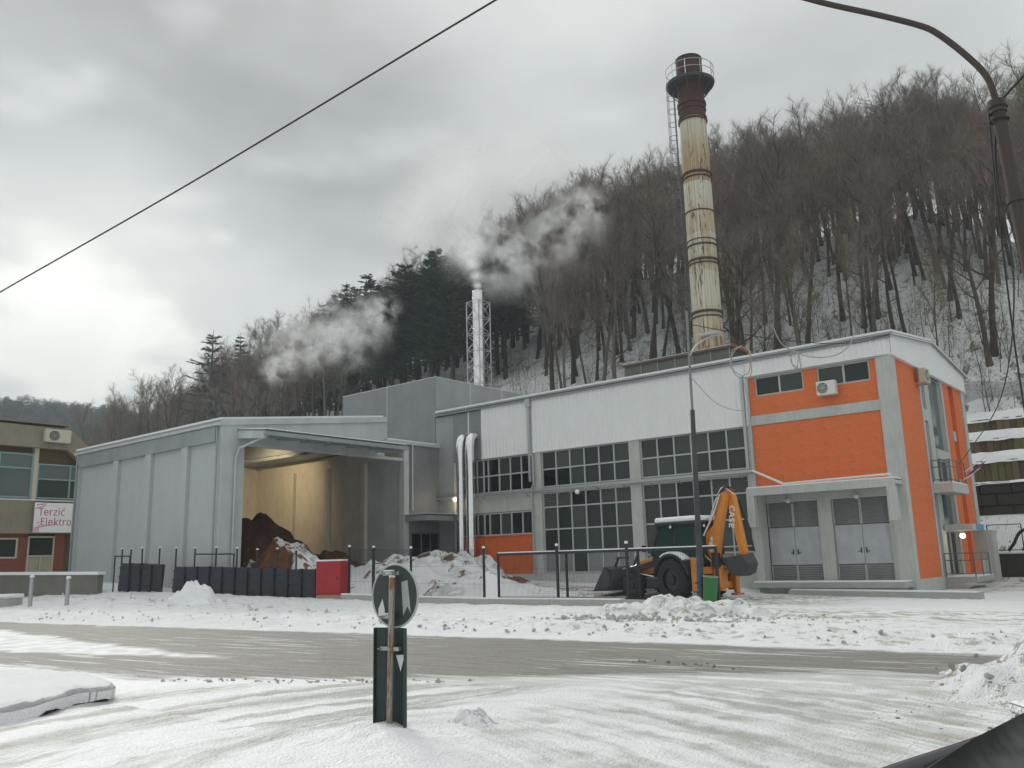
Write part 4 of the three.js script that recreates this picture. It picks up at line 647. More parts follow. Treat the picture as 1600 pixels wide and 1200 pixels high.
{
  const W = 512, H = 290, cv = document.createElement('canvas'); cv.width = W; cv.height = H; const c = cv.getContext('2d');
  c.fillStyle = '#e9eaee'; c.fillRect(0, 0, W, H);
  c.strokeStyle = '#c58ab4'; c.lineWidth = 10; for (const [x0, y0, x1, y1] of [[20, 26, 120, 10], [10, 60, 110, 28], [0, 250, 230, 205], [20, 275, 60, 215]]) { c.beginPath(); c.moveTo(x0, y0); c.lineTo(x1, y1); c.stroke(); }
  c.fillStyle = '#d9b0c8'; c.fillRect(0, 245, 60, 40); c.fillStyle = '#3a4fa0'; c.beginPath(); c.moveTo(370, 110); c.lineTo(420, 70); c.lineTo(470, 95); c.lineTo(500, 130); c.lineTo(400, 135); c.fill(); c.beginPath(); c.moveTo(480, 100); c.lineTo(512, 60); c.lineTo(512, 120); c.fill(); c.fillRect(405, 215, 16, 65); c.fillRect(390, 235, 60, 16); c.fillStyle = '#7f8cc4'; c.fillRect(455, 150, 57, 40); c.fillRect(430, 255, 70, 20);
  c.fillStyle = '#b23a63'; c.font = '100px sans-serif'; c.fillText('Terzić', 40, 125); c.fillText('-Elektro', 30, 222);
  const t = new THREE.CanvasTexture(cv); t.colorSpace = THREE.SRGBColorSpace;
  const B = thing('banner', 'white banner with red lettering on the old factory balcony front', 'banner', [-45.58, 3.95, 11.85]);
  const g = new THREE.PlaneGeometry(3.05, 1.78, 12, 6); const p = g.attributes.position; for (let i = 0; i < p.count; i++) p.setZ(i, 0.03 * Math.sin(p.getX(i) * 3.2)); g.computeVertexNormals(); g.rotateY(Math.PI / 2); g.translate(0.1, 0.9, 0.55); mesh('printed_sheet', g, mat([1, 1, 1], 0.7, { map: t, side: THREE.DoubleSide }), B, true);
  mesh('batten', bar([0.06, 1.8, -1.0], [0.06, 1.8, 2.1], 0.025, 6), M.dark, B);
}
aircon('outdoor unit on the parapet of the old factory building', M.acBeige, 1.5, 0.8, 0.4, [-45.55, 9.4, 13.0], Math.PI / 2);

// ------------------------------------------------------------------ backhoe loader
const font = await new FontLoader().loadAsync('fonts/droid/droid_sans_bold.typeface.json');
{
  const B = thing('backhoe_loader', 'orange backhoe loader with snow on its cab roof, parked before the windows', 'excavator', [-6.35, groundH(-6.35, 5.6) - 0.02, 5.6], 2.86);
  const wheel = (x, z, r, w, s) => {
    const tp = []; for (const [a, b] of [[0.52, -0.5], [0.8, -0.52], [0.95, -0.44], [1, -0.2], [1, 0.2], [0.95, 0.44], [0.8, 0.52], [0.52, 0.5]]) tp.push(new THREE.Vector2(a * r, b * w));
    const g = new THREE.LatheGeometry(tp, 36); g.rotateX(Math.PI / 2); g.translate(x, r, z); const W = mesh('wheel', g, M.rubber, B);
    const lugs = []; const n = 20; for (let k = 0; k < n; k++) for (const side of [-1, 1]) { const l = new THREE.BoxGeometry(0.07 * r / 0.75, 0.05, w * 0.52); l.rotateY(side * 0.6); l.translate(0, r + 0.012, side * w * 0.25); l.rotateZ((k + (side > 0 ? 0.5 : 0)) / n * 2 * Math.PI); l.translate(x, r, z); lugs.push(l); } mesh('tread', lugs, M.rubber, W);
    const rg = new THREE.CylinderGeometry(r * 0.54, r * 0.54, w * 0.5, 28); rg.rotateX(Math.PI / 2); rg.translate(x, r, z); const rim = mesh('rim', rg, M.machGrey, W);
    const hub = new THREE.CylinderGeometry(r * 0.22, r * 0.26, w * 0.24, 16); hub.rotateX(s < 0 ? -Math.PI / 2 : Math.PI / 2); hub.translate(x, r, z + s * w * 0.33); mesh('hub', hub, M.machBlack, W); return W;
  };
  for (const s of [-1, 1]) { wheel(0, s * 0.88, 0.76, 0.5, s); wheel(2.3, s * 0.86, 0.52, 0.34, s); }
  mesh('chassis', [rbox(-1.1, 2.6, 0.55, 0.95, -0.36, 0.36, 0.04), rbox(-0.55, 1.2, 0.7, 1.32, -0.62, 0.62, 0.06), bar([2.3, 0.52, -0.7], [2.3, 0.52, 0.7], 0.1), bar([0, 0.76, -0.7], [0, 0.76, 0.7], 0.14), rbox(0.75, 1.5, 0.42, 0.86, -0.95, -0.5, 0.05), rbox(0.75, 1.5, 0.42, 0.86, 0.5, 0.95, 0.05)], M.machBlack, B);
  mesh('bonnet', [prism([[1.15, 0.95], [2.75, 0.95], [2.82, 1.18], [2.6, 1.42], [1.6, 1.62], [1.15, 1.66]], -0.42, 0.42, 0.04)], M.machOrange, B);
  mesh('grille', rbox(2.74, 2.86, 0.9, 1.2, -0.38, 0.38, 0.02), M.machBlack, B);
  for (const s of [-1, 1]) mesh('fender', (() => { const sh = new THREE.Shape(); sh.absarc(0, 0.76, 0.95, 0.25, Math.PI - 0.2, false); sh.absarc(0, 0.76, 0.86, Math.PI - 0.2, 0.25, true); const g = new THREE.ExtrudeGeometry(sh, { depth: 0.5, bevelEnabled: false, curveSegments: 16 }); g.translate(0, 0, s * 0.88 - 0.25); return g; })(), M.machBlack, B);
  mesh('fender_snow', (() => { const sh = new THREE.Shape(); sh.absarc(0, 0.76, 1.01, 1.0, 2.3, false); sh.absarc(0, 0.76, 0.95, 2.3, 1.0, true); const g = new THREE.ExtrudeGeometry(sh, { depth: 0.4, bevelEnabled: true, bevelSize: 0.015, bevelThickness: 0.02, curveSegments: 12 }); g.translate(0, 0, -1.08); return g; })(), M.snow, B);
  mesh('side_panel', [rbox(0.95, 1.35, 1.2, 1.66, -0.72, -0.4, 0.04), rbox(0.95, 1.35, 1.2, 1.66, 0.4, 0.72, 0.04)], M.machBlack, B);
  // cab
  const cab = mesh('cab', [rbox(-0.95, 1.25, 1.25, 1.66, -0.72, 0.72, 0.05)], M.machBlack, B);
  const low = [[1.35, 1.66], [0.15, 1.66], [-0.98, 1.66]], hi = [[0.95, 2.74], [0.05, 2.76], [-0.92, 2.74]];
  for (const s of [-1, 1]) for (let k = 0; k < 3; k++) mesh('pillar', beam([low[k][0], low[k][1], s * 0.74], [hi[k][0], hi[k][1], s * 0.66], 0.07, 0.07), M.machBlack, cab);
  const gl = new THREE.MeshPhysicalMaterial({ color: col(0.05, 0.12, 0.105), roughness: 0.04, transmission: 0.6, thickness: 0 });
  const quad = (a, b, c, d) => { const g = new THREE.BufferGeometry(); g.setAttribute('position', new THREE.Float32BufferAttribute([...a, ...b, ...c, ...a, ...c, ...d], 3)); g.computeVertexNormals(); return g; };
  for (const s of [-1, 1]) for (let k = 0; k < 2; k++) mesh('pane', quad([low[k][0] - 0.03, low[k][1], s * 0.735], [low[k + 1][0] + 0.03, low[k + 1][1], s * 0.735], [hi[k + 1][0] + 0.03, hi[k + 1][1], s * 0.655], [hi[k][0] - 0.03, hi[k][1], s * 0.655]), gl, cab);
  mesh('windscreen', quad([1.36, 1.66, -0.7], [1.36, 1.66, 0.7], [0.96, 2.74, 0.62], [0.96, 2.74, -0.62]), gl, cab);
  mesh('rear_window', quad([-0.99, 1.66, -0.7], [-0.99, 1.66, 0.7], [-0.93, 2.74, 0.62], [-0.93, 2.74, -0.62]), gl, cab);
  mesh('roof', [rbox(-1.12, 1.12, 2.74, 2.9, -0.76, 0.76, 0.07)], M.machBlack, cab);
  mesh('roof_snow', (() => { const g = new RoundedBoxGeometry(2.22, 0.2, 1.5, 4, 0.09); const p = g.attributes.position; for (let i = 0; i < p.count; i++) if (p.getY(i) > 0) p.setY(i, p.getY(i) + 0.05 * (1 - Math.abs(p.getX(i)) / 1.1)); g.translate(0, 2.97, 0); g.computeVertexNormals(); return g; })(), M.snow, cab);
  mesh('seat', [rbox(-0.35, 0.2, 1.66, 1.85, -0.28, 0.28, 0.06), rbox(-0.45, -0.28, 1.8, 2.45, -0.26, 0.26, 0.07)], M.black, cab);
  mesh('steering_wheel', (() => { const g = new THREE.TorusGeometry(0.2, 0.022, 6, 20); g.rotateX(Math.PI / 2 - 0.5); g.rotateY(Math.PI / 2); g.translate(0.62, 2.0, 0); return g; })(), M.black, cab);
  for (const [x, z] of [[-1.1, -0.62], [-1.1, -0.42], [-1.1, 0.5], [0.1, -0.8], [1.1, -0.55], [1.1, 0.55]]) { const l = mesh('work_light', rbox(x - 0.08, x + 0.08, 2.62, 2.76, z - 0.07, z + 0.07, 0.02), M.black, cab); const g = new THREE.CylinderGeometry(0.05, 0.05, 0.02, 14); if (Math.abs(z) > 0.7) { g.rotateX(Math.PI / 2); g.translate(x, 2.69, z - 0.078); } else { g.rotateZ(Math.PI / 2); g.translate(x + (x < 0 ? -0.085 : 0.085), 2.69, z); } mesh('lens', g, M.white, l); }
  for (const s of [-1, 1]) mesh('mirror', [bar([1.3, 1.95, s * 0.7], [1.5, 1.95, s * 0.98], 0.015, 5), rbox(1.46, 1.54, 1.8, 2.05, s * 0.98 - 0.09, s * 0.98 + 0.09, 0.02)], M.black, cab);
  for (const s of [-1, 1]) mesh('tail_light', rbox(-1.16, -1.06, 1.34, 1.52, s * 0.62 - 0.1, s * 0.62 + 0.1, 0.02), mat([0.55, 0.012, 0.03], 0.3), B);
  // loader arms and bucket
  for (const s of [-1, 1]) { mesh('loader_arm', [beam([1.0, 1.45, s * 0.62], [2.5, 1.12, s * 0.62], 0.12, 0.2), beam([2.5, 1.12, s * 0.62], [3.4, 0.62, s * 0.62], 0.12, 0.2)], s < 0 ? M.machBlack : M.machOrange, B); mesh('loader_ram', [bar([1.4, 0.85, s * 0.62], [2.5, 1.0, s * 0.62], 0.05), bar([2.3, 1.32, s * 0.55], [3.3, 1.12, s * 0.55], 0.04)], M.chrome, B); }
  const bk = prism([[3.45, 0.32], [4.5, 0.30], [4.42, 0.36], [3.62, 0.44], [3.42, 0.7], [3.48, 1.08], [3.75, 1.22], [3.74, 1.27], [3.42, 1.18], [3.3, 0.75]], -1.15, 1.15); const bucket = mesh('loader_bucket', bk, M.machGrey, B);
  for (const s of [-1.15, 1.11]) mesh('bucket_side', prism([[3.4, 0.34], [4.5, 0.30], [3.76, 1.25], [3.4, 1.14], [3.32, 0.75]], s, s + 0.04), M.machGrey, bucket);
  for (let k = 0; k < 8; k++) mesh('tooth', box(4.46, 4.62, 0.29, 0.33, -1.1 + k * 0.3, -1.0 + k * 0.3), M.machGrey, bucket);
  mesh('fork_frame', [beam([3.7, 1.24, -0.6], [3.45, 1.62, -0.6], 0.06, 0.08), beam([3.7, 1.24, 0.4], [3.45, 1.66, 0.4], 0.06, 0.08), beam([3.45, 1.6, -0.75], [3.4, 1.6, -0.1], 0.05, 0.05)], M.machBlack, bucket);
  // rear frame, stabilisers, kingpost
  mesh('rear_frame', [rbox(-1.25, -1.0, 0.35, 1.55, -1.05, -0.8, 0.03), rbox(-1.25, -1.0, 0.35, 1.55, 0.8, 1.05, 0.03), rbox(-1.25, -1.02, 0.95, 1.2, -0.8, 0.8, 0.03), rbox(-1.25, -1.02, 0.42, 0.66, -0.8, 0.8, 0.03)], M.machOrange, B);
  for (const s of [-1, 1]) mesh('stabiliser', [rbox(-1.42, -1.26, 0.25, 1.35, s * 0.92 - 0.1, s * 0.92 + 0.1, 0.03), rbox(-1.5, -1.2, 0.16, 0.24, s * 0.92 - 0.2, s * 0.92 + 0.2, 0.02)], M.machOrange, B);
  mesh('kingpost', [rbox(-1.62, -1.26, 0.45, 1.15, -0.2, 0.2, 0.05), bar([-1.5, 0.35, 0], [-1.5, 1.25, 0], 0.12, 14)], M.machOrange, B);
  mesh('valve_block', [rbox(-1.6, -1.3, 1.2, 1.7, -0.3, -0.1, 0.03), rbox(-1.35, -1.2, 1.3, 2.1, 0.1, 0.3, 0.03)], M.machBlack, B);
  const boom = mesh('boom', [prism([[-1.42, 0.62], [-1.18, 0.72], [-1.05, 1.5], [-0.82, 2.2], [-0.98, 2.42], [-1.35, 2.7], [-1.72, 3.78], [-1.86, 3.86], [-2.02, 3.78], [-1.98, 3.55], [-1.62, 2.4], [-1.42, 1.5]], -0.13, 0.13, 0.02)], M.machOrange, B);
  const dip = mesh('dipper', [prism([[-1.74, 3.9], [-2.0, 3.98], [-2.16, 3.7], [-2.52, 1.72], [-2.46, 1.5], [-2.3, 1.5], [-2.22, 1.75], [-1.95, 3.2]], -0.11, 0.11, 0.02)], M.machOrange, B); dip.position.z = 0.26;
  mesh('boom_ram', [bar([-0.92, 2.35, -0.2], [-1.55, 3.2, -0.2], 0.065, 10), bar([-1.55, 3.2, -0.2], [-1.85, 3.8, -0.2], 0.035, 8)], M.chrome, boom);
  mesh('dipper_ram', [bar([-2.12, 3.6, 0.26], [-2.48, 2.5, 0.26], 0.06, 10), bar([-2.48, 2.5, 0.26], [-2.64, 1.72, 0.26], 0.035, 8)], M.machBlack, dip);
  for (let k = 0; k < 3; k++) mesh('hose', tube([[-1.3, 1.3, -0.1 + k * 0.1], [-0.95, 1.6 + k * 0.1, -0.2], [-0.8, 2.1, -0.22 + k * 0.1], [-1.25, 2.85, -0.2 + k * 0.06], [-1.7, 3.7, -0.18], [-1.85 - k * 0.1, 4.05, 0], [-2.2, 3.75 + 0.1 * k, 0.2]], 0.022, 40, 5), k ? M.black : M.white, boom);
  const hb = prism([[-1.55, 1.5], [-2.55, 1.62], [-2.72, 1.3], [-2.6, 0.98], [-2.3, 0.86], [-1.85, 1.0], [-1.9, 1.06], [-2.28, 0.96], [-2.5, 1.08], [-2.58, 1.3], [-2.45, 1.48], [-1.6, 1.42]], -0.05, 0.57); const hoeB = mesh('digging_bucket', hb, M.machGrey, B);
  for (const z of [-0.06, 0.55]) mesh('bucket_side', prism([[-1.6, 1.5], [-2.52, 1.6], [-2.7, 1.3], [-2.58, 0.98], [-2.3, 0.88], [-1.88, 1.02]], z, z + 0.03), M.machGrey, hoeB);
  for (let k = 0; k < 5; k++) mesh('tooth', box(-1.6, -1.42, 1.42, 1.5, -0.03 + k * 0.14, 0.04 + k * 0.14), M.machGrey, hoeB);
  { // lettering along the dipper and a white emblem on the boom, both on the side towards the road
    const g = new TextGeometry('CASE', { font, size: 0.25, depth: 0.012, curveSegments: 3 }); g.computeBoundingBox(); g.translate(-g.boundingBox.max.x / 2, -0.125, 0); g.rotateZ(-Math.PI / 2 - 0.13); g.rotateY(Math.PI); g.translate(-2.06, 2.98, -0.125); mesh('lettering', g, M.white, dip);
    mesh('emblem', [box(-1.28, -1.12, 1.75, 2.1, -0.14, -0.132), box(-1.3, -1.2, 2.12, 2.28, -0.14, -0.132)], M.white, boom);
  }
}

// ------------------------------------------------------------------ fences, gate, bin, cabinets
const wireGeo = new THREE.CylinderGeometry(0.0045, 0.0045, 1, 3, 1);
function wires(a, b, y0, y1, ya, yb, pitch = 0.055) { // vertical and horizontal wires of a mesh panel between two points
  const q = [], A = V(a[0], 0, a[1]), Bp = V(b[0], 0, b[1]), n = Math.round(A.distanceTo(Bp) / pitch);
  for (let i = 1; i < n; i++) { const t = i / n, x = lerp(a[0], b[0], t), z = lerp(a[1], b[1], t), h = lerp(ya, yb, t); const g = wireGeo.clone(); g.scale(1, y1 - y0, 1); g.translate(x, h + (y0 + y1) / 2, z); q.push(g); }
  for (let y = y0; y <= y1 + 0.01; y += (y1 - y0) / 3) q.push(bar([a[0], ya + y, a[1]], [b[0], yb + y, b[1]], 0.004, 3));
  return merge(q);
}
const FP = [[-17.05, 12.0], [-15.2, 11.7], [-11.75, 11.3], [-8.45, 11.2], [-5.55, 11.3]];
{
  const F = thing('mesh_fence', 'dark wire mesh fence on tall posts with snowy caps before the yard', 'fence', [-17.05, 0, 12.0]);
  const o = (x, z) => [x + 17.05, z - 12.0];
  const posts = [[-18.0, 12.45], ...FP];
  posts.forEach(([x, z], i) => { const [a, b] = o(x, z), h = groundH(x, z); const p = mesh('post', box(a - (i === 1 ? 0.06 : 0.035), a + (i === 1 ? 0.06 : 0.035), h - 0.2, h + 2.08 - 0.02 * i, b - 0.035, b + 0.035), M.fenceDark, F); mesh('snow_cap', rbox(a - 0.05, a + 0.05, h + 2.06 - 0.02 * i, h + 2.15 - 0.02 * i, b - 0.05, b + 0.05, 0.03), M.snow, p); });
  for (let i = 0; i + 1 < posts.length; i++) { if (i >= 3) continue; const [p, q] = [posts[i], posts[i + 1]]; mesh('wire_mesh', wires(o(...p), o(...q), 0.08, 1.98, groundH(...p), groundH(...q)), M.fenceDark, F).userData.kind = 'stuff'; }
  const K = thing('fence_footing', 'narrow snow-topped concrete footing under the mesh fence', 'kerb', [0, 0, 0]); for (let i = 0; i + 1 < posts.length; i++) { const p = posts[i], q = posts[i + 1], m = 0.02; mesh('footing_block', beam([p[0], groundH(...p) + 0.05, p[1] + 0.35], [q[0] - m, groundH(...q) + 0.05, q[1] + 0.35], 0.25, 0.34), M.concrete, K); mesh('snow_cover', beam([p[0], groundH(...p) + 0.235, p[1] + 0.34], [q[0] - m, groundH(...q) + 0.235, q[1] + 0.34], 0.26, 0.05), M.snow, K); }
  mesh('footing_block', beam([-5.54, 0.13, 11.65], [-3.0, 0.13, 12.1], 0.25, 0.34), M.concrete, K);
}
{
  const G = thing('sliding_gate', 'long dark sliding gate of wire mesh with snow along its top rail', 'gate', [-11.3, 0.12, 11.0]);
  const L = 8.75, d = 0.0;
  mesh('top_rail', box(0, L, 1.66, 1.74, -0.03, 0.03), M.fenceDark, G); mesh('snow_cover', rbox(0, L, 1.74, 1.78, -0.028, 0.028, 0.015), M.snow, G);
  mesh('bottom_rail', box(0, L, 0.1, 0.2, -0.03, 0.03), M.fenceDark, G);
  for (const x of [0.0, 3.1, 5.98, L]) mesh('upright', box(x - 0.035, x + 0.035, 0.02, 1.74, -0.034, 0.034), M.fenceDark, G);
  for (const [a, b] of [[0, 3.1], [3.1, 5.98], [5.98, L]]) mesh('wire_mesh', wires([a, 0], [b, 0], 0.2, 1.64, 0, 0), M.fenceDark, G).userData.kind = 'stuff';
}
{
  const A = [-19.45, 12.95], Bp = [-30.2, 15.9], F = thing('panel_fence', 'dark navy fence of solid ribbed panels with bare steel frames above', 'fence', [A[0], 0, A[1]]);
  const at = (t) => [lerp(A[0], Bp[0], t) - A[0], lerp(A[1], Bp[1], t) - A[1]], hh = (t) => groundH(lerp(A[0], Bp[0], t), lerp(A[1], Bp[1], t));
  const ts = span(0, 0.70, 11).concat(span(0.755, 1, 4)), dir = Math.atan2(Bp[1] - A[1], Bp[0] - A[0]);
  reseed(61);
  for (let i = 0; i + 1 < ts.length; i++) {
    if (Math.abs(ts[i] - 0.70) < 1e-6) continue;
    const p = at(ts[i]), q = at(ts[i + 1]), h0 = hh(ts[i]), h1 = hh(ts[i + 1]), tilt = i > 10 ? 0.05 : 0;
    const ph = 1.14 + (i > 10 ? 0.06 + 0.02 * (i - 12) : 0);
    const pan = mesh('panel', beam([p[0], h0 + ph / 2, p[1]], [lerp(p[0], q[0], 0.985), h1 + ph / 2 + tilt, lerp(p[1], q[1], 0.985)], 0.05, ph), M.panelNavy, F);
    for (const f of [0.18, 0.5, 0.82]) mesh('rib', beam([p[0], h0 + ph * f, p[1] + 0.05], [lerp(p[0], q[0], 0.98), h1 + ph * f + tilt, lerp(p[1], q[1], 0.98) + 0.05], 0.05, 0.045), M.panelNavy, pan);
    mesh('rib', box(p[0] - 0.05, p[0] + 0.03, h0, h0 + ph + 0.02, p[1] + 0.03, p[1] + 0.1), M.fenceDark, pan);
  }
  const pt = [0.1, 0.19, 0.285, 0.385, 0.49, 0.6, 0.70, 0.79, 0.88, 0.95, 1.0]; pt.forEach((t, k) => { const p = at(t), h = hh(t), ln = k === 8 ? -0.12 : 0; const po = mesh('post', bar([p[0], h, p[1] - 0.06], [p[0] + ln, h + 1.95, p[1] - 0.06], 0.04, 6), M.fenceDark, F); mesh('snow_cap', rbox(p[0] + ln - 0.05, p[0] + ln + 0.05, h + 1.93, h + 1.99, p[1] - 0.11, p[1] - 0.01, 0.025), M.snow, po); });
  for (const [t0, t1, y] of [[0.40, 0.60, 1.68], [0.955, 1.04, 1.62]]) { const p = at(t0), q = at(t1); mesh('frame_rail', beam([p[0], hh(t0) + y, p[1] - 0.06], [q[0], hh(t1) + y, q[1] - 0.06], 0.06, 0.06), M.fenceDark, F); mesh('frame_rail', bar([p[0], hh(t0), p[1] - 0.06], [p[0], hh(t0) + y, p[1] - 0.06], 0.035, 6), M.fenceDark, F); mesh('frame_rail', bar([q[0], hh(t1), q[1] - 0.06], [q[0], hh(t1) + y, q[1] - 0.06], 0.035, 6), M.fenceDark, F); }
}
{
  const R = thing('red_cabinet', 'red metal fire hydrant cabinet dusted with snow at the fence corner', 'cabinet', [-18.75, groundH(-18.75, 12.6), 12.75], 0.28);
  mesh('casing', rbox(-0.62, 0.62, 0.16, 1.48, -0.28, 0.2, 0.02), M.red, R); mesh('door', rbox(-0.58, 0.58, 0.22, 1.42, 0.2, 0.225, 0.01), M.red, R); mesh('handle', box(0.42, 0.46, 0.75, 0.9, 0.225, 0.25), M.dark, R); mesh('base', box(-0.58, 0.58, 0, 0.16, -0.25, 0.18), mat([0.33, 0.27, 0.2], 0.9), R); mesh('snow_cover', rbox(-0.62, 0.62, 1.48, 1.55, -0.28, 0.2, 0.03), M.snow, R);
}
// low wall with snow, concrete blocks and bollards left of the fence
{
  const h0 = 0.80, W = thing('low_wall', 'low grey concrete wall with a thick snow cap left of the dark fence', 'wall', [-31.0, h0 - 0.05, 16.4]);
  mesh('wall_body', beam([0, 0.2, 0], [-16, 0.42, 3.6], 0.3, 1.0), mat([0.20, 0.195, 0.17], 0.9, { map: tStreak }), W); mesh('snow_cover', beam([0.1, 0.75, 0], [-16, 0.97, 3.6], 0.42, 0.14), M.snow, W);
  for (const [px, x, z, hgt, lab] of [[0, -29.2, 18.6, 1.15, 'metal bollard before the low wall, nearest the dark fence'], [1, -31.2, 19.3, 1.25, 'metal bollard in the snow, middle of the three'], [2, -35.2, 19.4, 1.3, 'metal bollard with snow cap before the low wall, farthest from the fence']]) { const y = groundH(x, z), P = thing('bollard', lab, 'bollard', [x, y, z]); mesh('post', bar([0, -0.2, 0], [0, hgt, 0], 0.09, 12), M.galv, P); mesh('snow_cap', (() => { const g = new THREE.SphereGeometry(0.11, 12, 8); g.scale(1, 0.7, 1); g.translate(0, hgt, 0); return g; })(), M.snow, P); }
  [[-36.5, 19.8, 1.3, 0.5, 'snow-topped concrete block by the low wall, beside the outer bollard'], [-39.5, 20.5, 2.6, 0.45, 'wide stack of slabs under snow at the end of the low wall'], [-33.2, 19.4, 0.9, 0.3, 'small concrete lump half buried in snow between two bollards']].forEach(([x, z, w, h, lab]) => { const b = thing('concrete_block', lab, 'block', [x, groundH(x, z) + 0.05, z], 0.2); mesh('block', rbox(-w / 2, w / 2, -0.1, h, -0.35, 0.35, 0.06), M.concrete, b); mesh('snow_cover', rbox(-w / 2 - 0.05, w / 2 + 0.05, h - 0.02, h + 0.16, -0.4, 0.4, 0.08), M.snow, b); });
}
// snow-covered traffic island with kerb, lower left
{
  const I = thing('traffic_island', 'kerbed island under a thick sheet of snow at the edge of the side road', 'island', [-3.0, 0, 30.5]);
  const out = [[1.5, -0.62], [1.62, -0.42], [1.5, -0.2], [1.98, 0.42], [2.2, 1.0], [2.2, 2.6], [-6, 3.2], [-7.5, 0.8], [-5, 0.2], [-1.9, -0.5], [-0.3, -1.0], [0.9, -0.85]];
  const ring = new THREE.CatmullRomCurve3(out.map(([x, z]) => V(x, 0, z)), true, 'centripetal').getPoints(160);
  const sh = new THREE.Shape(ring.map((p) => new THREE.Vector2(p.x, -p.z)));
  const kg = new THREE.ExtrudeGeometry(sh, { depth: 0.13, bevelEnabled: false }); kg.rotateX(-Math.PI / 2); mesh('kerb', kg, mat([0.16, 0.15, 0.135], 0.95, { map: tStreak, bumpMap: tGrain, bumpScale: 0.03 }), I);
  // snow: rings shrinking inwards, the outermost hanging over the kerb unevenly
  const pos = [], idx = [], K = 12, N = ring.length - 1, cx = -0.6, cz = 0.6;
  for (let k = 0; k <= K; k++) for (let i = 0; i < N; i++) { const p = ring[i], lip = 0.045 * n2(p.x * 1.1 + 3, p.z * 1.1) + 0.02 * n2(p.x * 3.3, p.z * 3.3), w = k === 0 ? 1.025 : k === 1 ? 1.03 : k === 2 ? 1.0 : lerp(0.96, 0.0, (k - 3) / (K - 3)), x = cx + (p.x - cx) * w + (k < 3 ? lip * 0.6 : 0), z = cz + (p.z - cz) * w + (k < 3 ? lip * 0.6 : 0); const y = k === 0 ? Math.max(-0.02, 0.0 + 1.1 * lip) : k === 1 ? 0.13 + 0.3 * lip : (k === 2 ? 0.175 : 0.20) + 0.03 * fbm2(x * 0.9, z * 0.9, 3) + 0.012 * n2(x * 4, z * 4) + 0.03 * sm(2, 6, k); pos.push(x, y, z); }
  for (let k = 0; k < K; k++) for (let i = 0; i < N; i++) { const a = k * N + i, b = k * N + (i + 1) % N; idx.push(a, b, a + N, b, b + N, a + N); }
  const sg = new THREE.BufferGeometry(); sg.setAttribute('position', new THREE.Float32BufferAttribute(pos, 3)); sg.setIndex(idx); sg.computeVertexNormals(); mesh('snow_cover', sg, mat([0.88, 0.89, 0.905], 0.85, { bumpMap: tGrain, bumpScale: 0.02, side: THREE.DoubleSide }), I);
}

